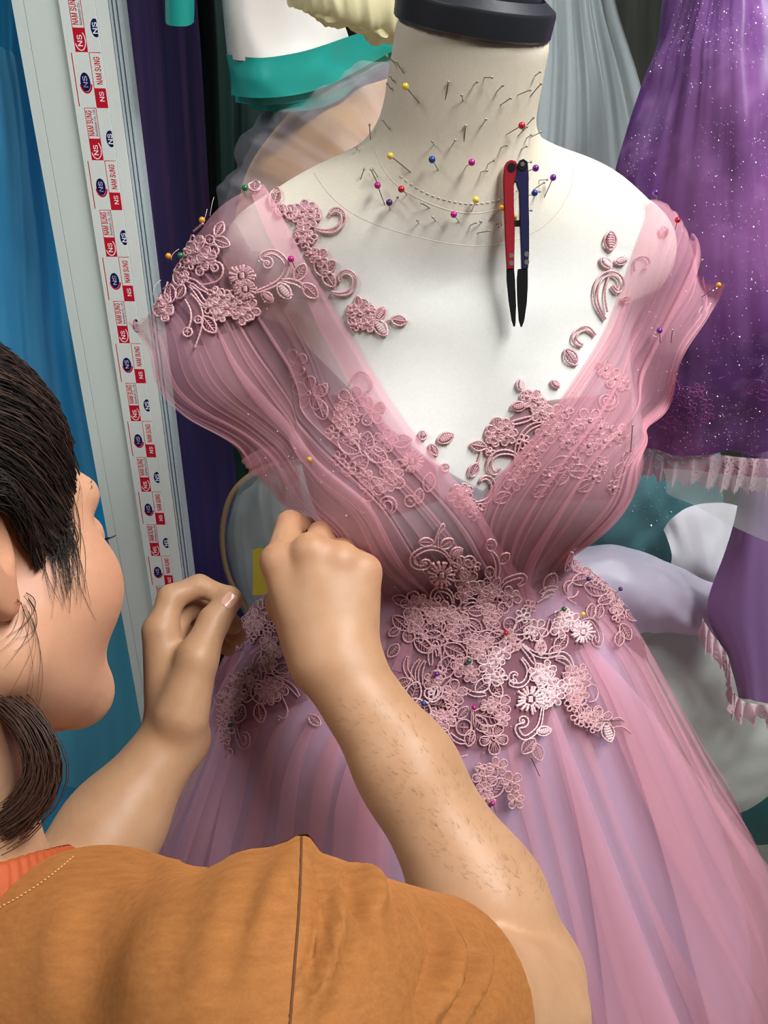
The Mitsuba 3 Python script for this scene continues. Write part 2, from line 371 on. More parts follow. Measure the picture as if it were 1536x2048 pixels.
# bodice lining: greyish net below the neckline
lf = np.asarray(fm.faces); bn = vnormals(np.asarray(fm.vertices), lf)
from trimesh.intersections import slice_mesh_plane
_nm = trimesh.Trimesh(Linv(np.asarray(fm.vertices) + .0009 * bn), lf, process=False)
_nm = slice_mesh_plane(slice_mesh_plane(_nm, [0, 0, -1], [0, 0, .285]), [0, 0, 1], [0, 0, -.06])
net = [slice_mesh_plane(slice_mesh_plane(_nm, [s_, 0, 0], [-.014, 0, 0]), [s_ * .82, 0, -1], [-.014, 0, .168]) for s_ in (-1, 1)]
net = join(net); net.vertices = L(net.vertices)
scene['net_grey'] = sheer(rgb(158, 148, 162), .62)
add('pink_gown__bodice_net', net, 'net_grey', label='greyish lilac sheer bodice net')

def fold_sheet(C, nt, nv, pleats_n, over, amp, off, seed, where=lambda t, v: 1.0, v0=0.0, v1=1.0, hug=.05):
    """tulle between the two edges of the lattice C, pleated along its length"""
    C = np.asarray(C); r_, c_ = C.shape[:2]
    A = CubicSpline(np.linspace(0, 1, r_), C, axis=0, bc_type='natural')(np.linspace(0, 1, nt))
    vs = np.linspace(v0, v1, nv); ts = np.linspace(0, 1, nt)
    tt, vv = np.meshgrid(ts, vs, indexing='ij')
    du, hh = pleats(pleats_n, over, 1.0, seed)(vv, tt)
    a = where(tt, vv) * np.ones_like(vv)
    v_ = np.clip(vv + a * du, min(v0, 0), max(1, v1))
    G = np.empty((nt, nv, 3))
    for i in range(nt):
        G[i] = CubicSpline(np.linspace(0, 1, c_), A[i], axis=0, bc_type='natural')(v_[i])
    o = off + amp * a * hh
    W, g = to_level(G, o.ravel(), hug)
    k = (sm(.62, .95, vv) * (1 - sm(.28, .46, tt)) * (vv <= 1))[..., None]
    return W * (1 - k) + (G + np.reshape(g, G.shape) * (o * .8)[..., None]) * k
sm = lambda a, b, x: (lambda t: t * t * (3 - 2 * t))(np.clip((x - a) / (b - a), 0, 1))
scene['tulle'] = sheer(PINK, .24); scene['tulle_dense'] = sheer(PINK2, .34); scene['tulle_light'] = sheer(PINK2, .28)
rowsL = [[(537, 390), (480, 380), (400, 445), (330, 528), (278, 640)], [(585, 470), (510, 470), (430, 510), (360, 580), (300, 668)],
         [(622, 540), (555, 545), (470, 575), (400, 625), (325, 705)], [(690, 640), (620, 650), (530, 690), (445, 735), (345, 770)],
         [(770, 780), (690, 790), (600, 810), (520, 820), (425, 828)], [(850, 897), (770, 905), (690, 905), (610, 900), (532, 908)],
         [(928, 985), (850, 990), (770, 990), (690, 990), (592, 1000)], [(995, 1075), (920, 1080), (840, 1080), (750, 1080), (650, 1085)],
         [(1045, 1150), (975, 1165), (905, 1172), (830, 1175), (745, 1180)], [(1070, 1195), (1005, 1215), (935, 1225), (860, 1228), (775, 1230)]]
rowsR = [[(1292, 405), (1325, 415), (1370, 460), (1412, 515), (1447, 568)], [(1268, 490), (1310, 505), (1352, 545), (1390, 590), (1415, 625)],
         [(1222, 620), (1265, 640), (1300, 665), (1335, 690), (1357, 715)], [(1170, 720), (1215, 750), (1255, 780), (1290, 805), (1328, 825)],
         [(1110, 810), (1160, 840), (1205, 870), (1245, 890), (1287, 905)], [(1040, 900), (1090, 930), (1140, 955), (1190, 975), (1247, 985)],
         [(962, 1000), (1020, 1030), (1080, 1050), (1130, 1062), (1180, 1068)], [(955, 1080), (1000, 1110), (1040, 1125), (1085, 1122), (1138, 1112)],
         [(975, 1170), (1010, 1190), (1040, 1195), (1070, 1175), (1120, 1145)]]
CL, CR = rows_to_points(rowsL), rows_to_points(rowsR)
sm = lambda a, b, x: (lambda t: t * t * (3 - 2 * t))(np.clip((x - a) / (b - a), 0, 1))
WL = lambda t, v: sm(.38, .62, v + .55 * t) * (1 - .75 * sm(.62, .8, v) * (1 - sm(.45, .65, t)))
def wrap(C, s, from_row):
    """adds a column that carries the cloth round the side of the form"""
    last = Linv(C[:, -1]); k = sm(from_row, from_row + 2, np.arange(len(C)))[:, None]
    add_ = last + np.array([s * -.012, .05, .0]) * k + np.array([s * .002, .012, -.004]) * (1 - k)
    return np.concatenate([C, L(add_)[:, None]], 1)
CLw, CRw = wrap(CL, -1, 4), wrap(CR, 1, 3)
add('pink_gown__left_drape', sheet(fold_sheet(CLw, 150, 520, 26, 2.7, .0026, .0042, 5, WL)), 'tulle', label='pleated pink tulle drape from the lace covered shoulder')
add('pink_gown__left_drape', sheet(fold_sheet(CLw, 150, 480, 19, 2.9, .003, .0060, 8, lambda t, v: sm(.42, .7, v + .6 * t), .44, 1.0)), 'tulle')
add('pink_gown__left_drape_hem', sheet(fold_sheet(CL, 150, 60, 6, .4, .0006, .0066, 9, v0=0.0, v1=.16)), 'tulle_dense', label='doubled neckline edge of the tulle drape')
WR = lambda t, v: sm(.12, .3, v + .8 * t)
add('pink_gown__right_drape', sheet(fold_sheet(CRw, 150, 520, 22, 2.8, .0024, .0012, 15, WR)), 'tulle', label='pleated pink tulle drape over the plainer shoulder')
add('pink_gown__right_drape', sheet(fold_sheet(CRw, 150, 500, 16, 2.9, .0028, .0026, 18, WR)), 'tulle_light')
_lm = nets(lambda p: drape_sdf(p) - .0088, [-.3, -.21, -.1], [.3, .21, .43], .004); _lm.vertices = L(_lm.vertices)
_sk = (skirt_t.reshape(-1, 3), grid_faces(*skirt_t.shape[:2], True)[:, ::-1])
_lm = join([_lm, _sk])
lace_t = Target([_lm])
lace_u = Target([(np.asarray(fm.vertices) + .0016 * bn, lf), _sk])

scene['lace_net'] = sheer(rgb(150, 100, 112), .58); scene['lace_net_thin'] = sheer(rgb(160, 112, 120), .26)
def patch(m, mat):
    for c in trimesh.Trimesh(*m, process=False).split(only_watertight=False):
        if len(c.faces) > 20: add('pink_gown__lace_ground', c, mat, label='mauve net ground of the lace')
def px_patch(poly, tg, lift):
    v, f = trimesh.creation.triangulate_polygon(sg.Polygon(poly).buffer(4).buffer(-4), engine='earcut')
    v = np.c_[v, np.zeros(len(v))]; v, f = trimesh.remesh.subdivide_to_size(v, f, 14)
    h = tg.hit(v[:, 0], v[:, 1]); ok = np.isfinite(h[:, 0]); dep = (np.nan_to_num(h) - CAM) @ F_
    p, n = tg.near(np.nan_to_num(h)); p = p + lift * n
    fo = ok[f].all(1) & ((dep[f].max(1) - dep[f].min(1)) < .03)
    return p, f[fo]
for poly in ([(300, 640), (340, 540), (385, 468), (420, 440), (470, 445), (500, 500), (540, 505), (590, 520), (640, 560), (660, 610), (600, 600), (560, 600), (520, 640), (440, 670), (430, 690), (390, 690), (340, 660)],
             [(795, 1200), (850, 1180), (880, 1120), (930, 1110), (990, 1130), (1010, 1170), (1040, 1195), (1010, 1240), (1080, 1240), (1150, 1235), (1200, 1240), (1205, 1290), (1150, 1300), (1170, 1350), (1190, 1400), (1240, 1450), (1210, 1480), (1150, 1450), (1130, 1380), (1110, 1400), (1090, 1470), (1040, 1480), (1010, 1500), (990, 1500), (940, 1500), (880, 1500), (830, 1440), (790, 1360), (775, 1290)],
             [(1110, 1150), (1150, 1120), (1200, 1145), (1240, 1200), (1290, 1280), (1300, 1320), (1260, 1290), (1220, 1230), (1160, 1210), (1130, 1190)],
             [(490, 1220), (530, 1195), (560, 1230), (560, 1300), (600, 1370), (615, 1400), (560, 1420), (520, 1430), (480, 1450), (465, 1510), (445, 1500), (440, 1400), (470, 1330), (500, 1290)]):
    patch(px_patch(poly, lace_t, -.0016), 'lace_net_thin' if poly[0][1] == 640 else 'lace_net')
for poly in ([(600, 730), (660, 790), (720, 790), (780, 870), (870, 930), (880, 1000), (800, 1030), (740, 1010), (680, 920), (630, 830)], [(1040, 820), (1100, 800), (1200, 790), (1260, 760), (1270, 900), (1230, 1000), (1150, 1000), (1040, 1000), (1000, 990), (1030, 920), (970, 910), (990, 860)]):
    patch(px_patch(poly, lace_u, -.0004), 'lace_net')

# ------------------------------------------------------------------ corded lace
scene['lace_cord'] = two(prin(rgb(206, 158, 162), .35, specular=.7, sheen=.6, sheen_tint=.5))
scene['lace_fill'] = two(prin(rgb(184, 136, 142), .45, specular=.5))
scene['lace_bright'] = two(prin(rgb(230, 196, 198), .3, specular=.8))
CORD = .00078
def bead(n, r, seed=0):
    return r * (1 + .22 * np.where(np.arange(n) % 2 == 0, 1, -1))
class Motif:
    """collects cords and fillings laid on a surface around one place of the photo"""
    def __init__(s, tg): s.t, s.c, s.f = tg, [], []
    def lay(s, q, lift):
        h = s.t.hit(q[:, 0], q[:, 1]); ok = np.isfinite(h[:, 0])
        if ok.sum() < 3: return None
        h = h[ok]; d = (h - CAM) @ F_; med = np.median(d); k = np.abs(d - med) < .05; h = h[k]
        if len(h) < 3: return None
        p, n = s.t.near(h); return p + lift * n
    def cord(s, q, r=CORD, closed=False, lift=None, n=None, px=3.4, taper=False):
        q = np.asarray(q, float); l = np.linalg.norm(np.diff(np.vstack([q, q[:1]]) if closed else q, axis=0), axis=1).sum()
        n = n or int(np.clip(l / px, 5, 160))
        w = s.lay(spline(q, n, closed), r * .7 if lift is None else lift)
        if w is None: return
        rr = bead(len(w), r)
        if taper: rr = rr * np.interp(np.arange(len(w)), [0, len(w) * .15, len(w)], [.6, 1, .75])
        s.c.append(tube(w, rr, 5, closed and len(w) == n))
    def thread(s, a, b, r=.00055):
        w = s.lay(np.linspace(a, b, 3), r * .8)
        if w is not None: s.f.append(tube(w, r, 4))
M4 = []
def rot(a): a = math.radians(-a); return np.array([[math.cos(a), math.sin(a)], [-math.sin(a), math.cos(a)]])
def petal(c, ang, l, w, tip=.55, n=10):
    """loop in pixels from c outwards along ang"""
    t = np.linspace(0, 2 * np.pi, n, endpoint=False)
    x = l * .5 * (1 - np.cos(t)); y = w * .5 * np.sin(t) * (.55 + tip * (x / l))
    return np.stack([x, y], 1) @ rot(ang) + c
def leaf_loop(c, ang, r, wr=.52):
    t = np.linspace(0, 2 * np.pi, 12, endpoint=False)
    x = r * np.cos(t); y = r * wr * np.sin(t) * (1 - .35 * np.cos(2 * t) * .6) * np.where(np.abs(np.cos(t)) > .93, .55, 1)
    return np.stack([x, y], 1) @ rot(ang) + c
def flower(x, y, r, npet=5, ang=None, tg=None, hatch=True):
    m = Motif(tg or lace_t); c = np.array([x, y], float); a0 = RNG.uniform(0, 360) if ang is None else ang
    for i in range(npet):
        a = a0 + i * 360 / npet + RNG.uniform(-8, 8); l = r * RNG.uniform(.85, 1.1)
        p0 = c + np.array([r * .16, 0]) @ rot(a)
        m.cord(petal(p0, a, l * .86, l * (.78 if npet == 5 else .95)), closed=True)
        if hatch and r > 15:
            for k in (-22, -7, 8, 23): m.thread(p0 + np.array([l * .12, 0]) @ rot(a + k), p0 + np.array([l * .68, 0]) @ rot(a + k * .9), .0006)
    t = np.linspace(0, 2 * np.pi, 7, endpoint=False)
    m.cord(c + r * .13 * np.stack([np.cos(t), np.sin(t)], 1), closed=True, lift=.0018)
    return m
def daisy(x, y, r, tg=None, n=17):
    m = Motif(tg or lace_t); c = np.array([x, y], float)
    for i in range(n):
        a = i * 360 / n + RNG.uniform(-6, 6); l = r * RNG.uniform(.85, 1.1)
        m.cord(np.stack([c + np.array([l * .38, 0]) @ rot(a), c + np.array([l * .7, 0]) @ rot(a), c + np.array([l, 0]) @ rot(a)]), r=.0013, n=5)
    for k in range(4): m.cord(np.stack([c + [-r * .16, (k - 1.5) * r * .1], c + [0, (k - 1.5) * r * .1 - 1], c + [r * .16, (k - 1.5) * r * .1]]), r=.0011, n=4, lift=.0016)
    return m
def leaf(x, y, r, ang=0, tg=None, full=False, wr=.52):
    m = Motif(tg or lace_t); c = np.array([x, y], float)
    m.cord(leaf_loop(c, ang, r, wr), closed=True)
    e = np.array([1, 0]) @ rot(ang); f = np.array([0, 1]) @ rot(ang)
    if full:
        for k in np.linspace(-.62, .62, 6): m.cord(np.stack([c + e * r * k - f * r * .34 * (1 - k * k), c + e * r * (k + .06), c + e * r * k + f * r * .34 * (1 - k * k)]), r=.0011, n=5)
    else:
        m.thread(c - e * r * .85, c + e * r * .8, .0007)
        for k in (-.5, -.2, .1, .4):
            for s in (-1, 1): m.thread(c + e * r * k, c + e * r * (k + .25) + s * f * r * wr * .7 * (1 - k * k), .00045)
    return m
def ring(x, y, r, tg=None):
    m = Motif(tg or lace_t); t = np.linspace(0, 2 * np.pi, 9, endpoint=False); c = np.array([x, y], float)
    m.cord(c + r * np.stack([np.cos(t) * RNG.uniform(.8, 1.1), np.sin(t)], 1), closed=True)
    m.thread(c - [r * .5, 0], c + [r * .5, 0]); m.thread(c - [0, r * .5], c + [0, r * .5])
    return m
def vine(pts, tg=None, double=False, r=CORD):
    m = Motif(tg or lace_t); q = spline(pts, max(12, 3 * len(pts)))
    if double:
        t = nrm(np.gradient(q, axis=0)); nn = np.stack([-t[:, 1], t[:, 0]], 1)
        w = np.interp(np.linspace(0, 1, len(q)), [0, .3, .8, 1], [1.5, 4.2, 4.2, 2])[:, None]
        m.cord(q + nn * w, r); m.cord(q - nn * w, r)
    else: m.cord(q, r)
    return m
def spiral(x, y, r0, r1, a0, a1, tail=()):
    t = np.linspace(0, 1, 14); a = np.radians(a0 + (a1 - a0) * t); r = r0 + (r1 - r0) * t
    return [(x + rr * math.cos(k), y - rr * math.sin(k)) for rr, k in zip(r, a)] + list(tail)
NAMES = {'f': 'lace_flower', 'd': 'lace_daisy', 'l': 'lace_leaf', 'r': 'lace_ring', 'v': 'lace_scroll'}
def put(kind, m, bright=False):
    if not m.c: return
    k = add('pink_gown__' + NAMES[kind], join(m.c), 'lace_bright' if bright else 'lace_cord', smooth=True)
    if m.f: add(k + '__filling', join(m.f), 'lace_fill', smooth=True)
def scatter(ops, x0, y0, s, tg=None, bright=False):
    """motifs noted in the pixels of a detail of the photo that starts at (x0, y0) and is enlarged s times"""
    g = lambda p: [(x0 + a / s, y0 + b / s) for a, b in p]
    for o in ops:
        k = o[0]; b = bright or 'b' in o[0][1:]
        if k[0] == 'v': put('v', vine(g(o[1]), tg, double='2' in k), b); continue
        x, y, r = x0 + o[1] / s, y0 + o[2] / s, o[3]; a = o[4] if len(o) > 4 else None
        if k[0] == 'f': put('f', flower(x, y, r, 4 if '4' in k else 5, a, tg), b)
        elif k[0] == 'd': put('d', daisy(x, y, r, tg), b)
        elif k[0] == 'l': put('l', leaf(x, y, r, a if a is not None else RNG.uniform(0, 180), tg, 'x' in k), b)
        elif k[0] == 'r': put('r', ring(x, y, r, tg), b)

# sleeve cap
scatter([('l', 680, 510, 15, 60), ('r', 515, 600, 8), ('r', 600, 600, 9), ('r', 440, 590, 8), ('l', 700, 620, 17, -20), ('f', 500, 700, 26), ('f', 570, 765, 22), ('r', 632, 690, 11),
         ('l', 345, 730, 14, 80), ('v', [(640, 850), (625, 830), (640, 810), (668, 822), (665, 855), (640, 870), (615, 850), (612, 805), (650, 785), (700, 810), (712, 870), (690, 925), (640, 960), (520, 985)]),
         ('l', 195, 965, 17, 70, ), ('l', 330, 935, 15, 110), ('l', 265, 1060, 18, 90), ('d', 880, 905, 25), ('d', 905, 1015, 22),
         ('v2', spiral(1085, 800, 8, 42, 20, 480) + [(1040, 745), (1100, 705), (1180, 720), (1240, 780), (1250, 850), (1200, 940), (1100, 1000), (960, 1052)]),
         ('l', 1365, 875, 19, 60), ('lxb', 1230, 1030, 19, -50), ('lx', 1085, 1082, 14, -40), ('l', 1450, 1030, 20, -42), ('v2', [(1210, 940), (1290, 950), (1350, 970), (1410, 1020)]),
         ('f4', 180, 1115, 18), ('f4', 210, 1215, 18), ('f4', 205, 1165, 24), ('f', 640, 1060, 15), ('f', 722, 1080, 15), ('f', 655, 1145, 20), ('f', 745, 1170, 20), ('f', 860, 1130, 24), ('f', 935, 1190, 20),
         ('f', 690, 1228, 17), ('f', 870, 1240, 18), ('f', 600, 1170, 14), ('f', 800, 1090, 15), ('v2', [(430, 990), (500, 1060), (540, 1120), (600, 1155)]), ('v', [(440, 1060), (510, 1140), (540, 1240), (530, 1340), (470, 1520)]),
         ('l', 590, 1320, 20, -52), ('v', [(390, 1110), (435, 1200), (430, 1320), (390, 1390)]), ('r', 410, 1385, 9), ('v', [(545, 460), (430, 560), (370, 640)]), ('r', 980, 140, 11), ('r', 500, 1280, 7),
         ('v2', [(395, 860), (400, 930), (470, 960), (500, 985), (580, 1040)]), ('r', 515, 865, 9), ('f', 430, 800, 13), ('f', 380, 920, 12), ('l', 350, 1045, 15, 60), ('f', 400, 690, 11), ('l', 300, 830, 14, 20), ('v', [(90, 1010), (50, 1090), (20, 1180)])], 280, 340, 4.267)
# along the sleeve's neckline edge, lying on the form
scatter([('r', 120, 335, 14), ('r', 35, 310, 9), ('f', 250, 320, 20), ('f', 210, 380, 18), ('f', 320, 390, 18), ('f4', 330, 320, 15), ('v2', [(355, 500), (450, 525), (560, 512), (640, 440), (652, 365), (600, 312), (540, 320), (512, 362)]),
         ('f', 240, 530, 18), ('f', 300, 590, 15), ('f4', 200, 590, 14), ('f', 260, 640, 11), ('f', 320, 750, 13), ('f', 410, 800, 19), ('l', 420, 900, 20, -60), ('l', 500, 890, 18, 40), ('l', 500, 1010, 19, -55),
         ('v2', [(530, 1150), (620, 1168), (710, 1145), (765, 1070), (748, 975), (680, 940), (630, 960), (612, 1010), (632, 1030)]), ('l', 800, 1250, 12, 90), ('f', 830, 1370, 30), ('f', 740, 1340, 14), ('f', 910, 1340, 15), ('f', 900, 1470, 17), ('f', 780, 1480, 14),
         ('lx', 1030, 1370, 15, 58), ('lxb', 1030, 1510, 19, -52), ('l', 1220, 1440, 16, -8), ('v', [(1070, 1470), (1120, 1430), (1160, 1440)])], 560, 360, 5.12, lace_u)
scatter([('l', 1160, 240, 20, 75), ('r', 1200, 350, 11), ('f', 1290, 365, 12)], 280, 340, 4.267, lace_u)
# under the left drape
scatter([('f', 120, 270, 27), ('f', 250, 510, 34), ('l', 335, 640, 22, -70), ('l', 340, 490, 17, 50), ('f', 590, 580, 30), ('f', 740, 660, 30), ('f', 505, 650, 17), ('f', 495, 735, 16), ('f', 555, 790, 15), ('f', 580, 860, 18), ('f', 430, 830, 15), ('l', 560, 940, 24, -30),
         ('l', 635, 1090, 25, 40), ('l', 700, 920, 24, 80), ('l', 780, 1010, 24, -25), ('f', 850, 895, 25), ('l', 985, 900, 20, 10), ('f', 905, 1130, 26), ('d', 1065, 1060, 22), ('f4', 740, 1275, 25), ('f', 860, 1235, 20), ('r', 960, 1235, 11), ('r', 1050, 1380, 11),
         ('l', 1120, 1340, 15, 80), ('v2', spiral(860, 1410, 20, 75, 260, -60)), ('r', 690, 1425, 12), ('l', 1200, 1230, 19, 80), ('v', [(580, 420), (640, 340), (720, 370), (750, 450), (700, 500)]), ('f', 680, 1180, 16), ('f', 480, 1040, 15), ('f', 560, 1120, 15), ('f', 600, 700, 15)], 560, 660, 4.04, lace_u)
scatter([('r', 1150, 852, 9), ('lx', 1335, 872, 17, 25), ('l', 1240, 968, 13, -60), ('r', 1330, 1110, 8), ('f', 1440, 1340, 22), ('f', 1500, 1420, 16), ('f', 1490, 1300, 13)], 560, 660, 4.04, lace_u)
# right of the neckline
scatter([('l', 925, 55, 19, -55), ('lxb', 540, 265, 12, 90), ('f', 640, 380, 22), ('f', 590, 360, 13), ('f', 680, 410, 14), ('lx', 525, 432, 15, 8), ('v2', [(550, 340), (565, 390), (630, 430), (640, 500)]), ('v2', [(640, 512), (560, 540), (465, 562)]), ('lx', 805, 262, 10, -40),
         ('f', 370, 620, 26), ('f', 330, 670, 18), ('f', 440, 660, 20), ('f', 430, 590, 16), ('l', 215, 735, 16, -8), ('f', 300, 780, 10), ('v2', [(540, 860), (500, 805), (420, 782), (340, 805), (302, 860), (312, 925), (350, 943), (382, 905)]), ('v', [(237, 780), (215, 850), (195, 890)]), ('l', 180, 920, 15, 65),
         ('v2', [(230, 1010), (252, 982), (300, 985), (330, 1040), (312, 1120), (260, 1162), (190, 1172)]), ('f', 110, 1090, 16), ('f', 60, 1110, 14), ('f', 180, 1250, 15), ('f', 230, 1220, 11), ('f', 150, 1180, 12)], 900, 700, 3.84, lace_u)
scatter([('lx', 930, 190, 19, 90), ('lxb', 910, 292, 14, -45), ('lxb', 980, 282, 13, 15), ('v2', [(905, 555), (866, 475), (870, 390), (905, 348), (950, 345), (982, 385), (965, 425), (938, 400)]), ('v', [(925, 350), (905, 430), (915, 520)]),
         ('v2', [(858, 630), (820, 598), (772, 618), (765, 655), (800, 678)]), ('v', [(1040, 330), (1045, 275), (1090, 265), (1110, 300), (1080, 320)]), ('l', 1000, 465, 10, 10), ('f', 1175, 150, 10)], 820, 400, 2.327, lace_u)
scatter([('f', 560, 900, 22), ('f', 490, 1000, 22), ('l', 850, 880, 26, 20), ('l', 990, 930, 22, 0), ('f', 1100, 970, 15), ('f', 950, 830, 13), ('f', 700, 480, 24), ('f', 780, 500, 22), ('f', 880, 470, 15), ('f', 820, 600, 17), ('f', 1070, 540, 26), ('f', 1150, 590, 17), ('v2', spiral(1200, 390, 15, 80, 0, 420)),
         ('f', 1260, 220, 20), ('f', 730, 640, 22), ('f', 660, 750, 20), ('f', 1060, 730, 20), ('l', 1040, 1040, 18, 30), ('f', 1250, 1050, 14), ('l', 1300, 920, 17, 60), ('l', 1360, 830, 17, 70), ('l', 400, 1130, 18, 20), ('f', 900, 700, 18), ('f', 1180, 700, 17), ('f', 640, 880, 14), ('f', 760, 960, 15),
         ('l', 860, 970, 19, 60), ('f', 600, 800, 15), ('f', 1320, 250, 16), ('f', 1150, 880, 16), ('f', 960, 590, 15), ('f', 560, 700, 14), ('f', 1290, 640, 18), ('f', 1180, 150, 18), ('l', 700, 1080, 18, 30), ('v2', [(500, 870), (530, 700), (620, 590), (720, 560)])], 900, 700, 3.84, lace_u)
# waist cluster
scatter([('v2', [(640, 470), (590, 390), (520, 348), (440, 338), (350, 372), (292, 430), (302, 490), (350, 513), (410, 508), (440, 472), (402, 455), (372, 478)]), ('l', 415, 287, 14, 0), ('v', [(490, 300), (520, 200), (568, 120), (577, 150), (530, 215), (520, 320)]), ('l', 598, 300, 15, 35), ('lx', 685, 377, 14, 30),
         ('d', 550, 572, 25), ('f', 730, 520, 24), ('r', 805, 460, 11), ('r', 690, 465, 10), ('f', 850, 500, 12), ('r', 1000, 312, 12), ('v2', [(1000, 365), (1045, 430), (1063, 520), (1050, 610)]), ('l', 1120, 432, 14, 45), ('r', 990, 557, 11), ('r', 965, 650, 9), ('l', 1050, 650, 11, 60),
         ('v2', [(1080, 720), (1115, 650), (1200, 605), (1295, 592), (1300, 635), (1245, 680)]), ('f', 1180, 780, 20), ('r', 1110, 885, 11), ('f', 780, 650, 25), ('f', 760, 745, 18), ('f4', 910, 730, 20), ('f4', 1000, 740, 17), ('f', 1060, 770, 15),
         ('v2', [(660, 835), (638, 755), (570, 712), (502, 722), (472, 780), (492, 818), (532, 800), (515, 775)]), ('v2', [(905, 860), (850, 815), (790, 822), (738, 870), (742, 905), (780, 890)]), ('l', 190, 810, 17, -20), ('r', 300, 775, 11), ('f', 300, 880, 25), ('f', 380, 835, 18), ('f', 460, 880, 18), ('f4', 550, 890, 18),
         ('f', 620, 945, 20), ('l', 870, 910, 17, 0), ('f', 950, 850, 20), ('f4', 1015, 940, 19), ('f', 500, 975, 18), ('l', 185, 1020, 20, -42), ('l', 345, 1020, 15, 70), ('f', 300, 1025, 20), ('l', 480, 1080, 26, 25), ('l', 500, 1160, 24, -20), ('l', 620, 1050, 22, 70), ('f4', 650, 1110, 18), ('l', 850, 1040, 18, -40),
         ('f', 1005, 1000, 18), ('l', 740, 1110, 28, 15), ('l', 1040, 1150, 20, 20), ('r', 1170, 1030, 13), ('f', 1160, 1150, 17), ('r', 260, 1140, 12), ('l', 130, 1100, 13, 30), ('l', 390, 1225, 21, -35), ('l', 120, 1270, 16, 50), ('l', 680, 1272, 25, -25), ('f', 880, 1270, 20), ('f', 960, 1250, 15),
         ('v2', [(930, 990), (990, 1060), (1060, 1100), (1130, 1110)]), ('v', [(700, 760), (730, 830), (690, 900)]), ('v2', [(460, 1280), (500, 1200), (520, 1320)]), ('v2', [(560, 1330), (575, 1200), (610, 1170)]), ('f', 820, 1180, 17), ('f', 420, 950, 14), ('f', 730, 1000, 17), ('f', 960, 1180, 17), ('v', [(840, 1200), (900, 1110), (980, 1080)]), ('f', 380, 1130, 15)], 760, 1020, 4.518)
# below the waist
scatter([('v2', [(530, 130), (515, 210), (520, 300)]), ('v2', [(430, 250), (372, 340), (382, 470)]), ('v2', [(320, 220), (305, 330), (375, 430)]), ('v2', [(470, 260), (430, 360), (440, 470)]), ('v', [(565, 150), (600, 200), (602, 300)]), ('l', 280, 450, 16, 20), ('f', 540, 430, 20), ('l', 650, 320, 27, 60), ('f', 780, 310, 24), ('f', 855, 375, 19),
         ('fb', 1010, 295, 24), ('fb', 1075, 250, 17), ('lb', 960, 470, 19, 40), ('lb', 1070, 498, 20, -55), ('f4b', 1050, 390, 22), ('fb', 1110, 400, 15), ('f', 920, 175, 18), ('fb', 1130, 180, 20), ('v2b', spiral(1235, 392, 12, 45, 0, 270) + [(1200, 450), (1265, 472), (1338, 420), (1350, 330), (1290, 240)]), ('lb', 370, 540, 24, 70), ('lb', 365, 645, 21, 30),
         ('lb', 460, 700, 22, 85), ('v2b', spiral(510, 530, 10, 55, 0, 400) + [(520, 590), (590, 565), (610, 480)]), ('f', 720, 540, 26), ('f', 650, 540, 15), ('l', 600, 645, 25, -8), ('v2', [(790, 490), (880, 545), (990, 548)]), ('f', 560, 740, 18), ('f', 640, 770, 23), ('r', 460, 800, 11), ('r', 620, 890, 13), ('l', 790, 705, 15, 50), ('r', 800, 830, 16),
         ('v2', [(870, 680), (880, 800), (855, 950)]), ('l', 850, 920, 17, 80), ('v2', [(680, 880), (740, 940), (810, 960)]), ('l', 1000, 740, 30, -12), ('l', 940, 800, 20, -52), ('f', 1100, 640, 24), ('f', 1050, 920, 32), ('f', 1130, 760, 16), ('v', [(520, 830), (560, 980), (640, 1060), (720, 1180)]), ('v', [(720, 1100), (780, 1080), (830, 1065)]), ('v', [(480, 830), (520, 930), (540, 980)]),
         ('db', 1362, 592, 28), ('fb', 1480, 520, 15), ('fb', 1450, 400, 18), ('fb', 1490, 610, 13), ('v2b', spiral(1300, 775, 6, 40, 300, -90) + [(1255, 830), (1300, 915), (1380, 890), (1440, 820), (1470, 660)]), ('lxb', 1480, 862, 15, 10), ('l', 1350, 990, 19, 50), ('l', 1430, 1040, 18, -72), ('f', 1080, 1170, 22), ('f', 970, 1255, 25), ('l', 1075, 1345, 22, 60), ('f', 975, 1360, 17),
         ('f', 1200, 1300, 22), ('f', 1000, 1440, 17), ('f', 1010, 640, 16), ('f', 700, 650, 14), ('f', 600, 360, 14), ('v2', [(690, 400), (640, 440), (590, 500)]), ('f', 940, 1180, 12), ('v', [(1110, 200), (1240, 130), (1330, 60)]), ('f', 1220, 130, 15), ('l', 1450, 140, 15, 80), ('f', 1240, 1450, 18), ('f', 690, 730, 14)], 740, 1260, 4.267)
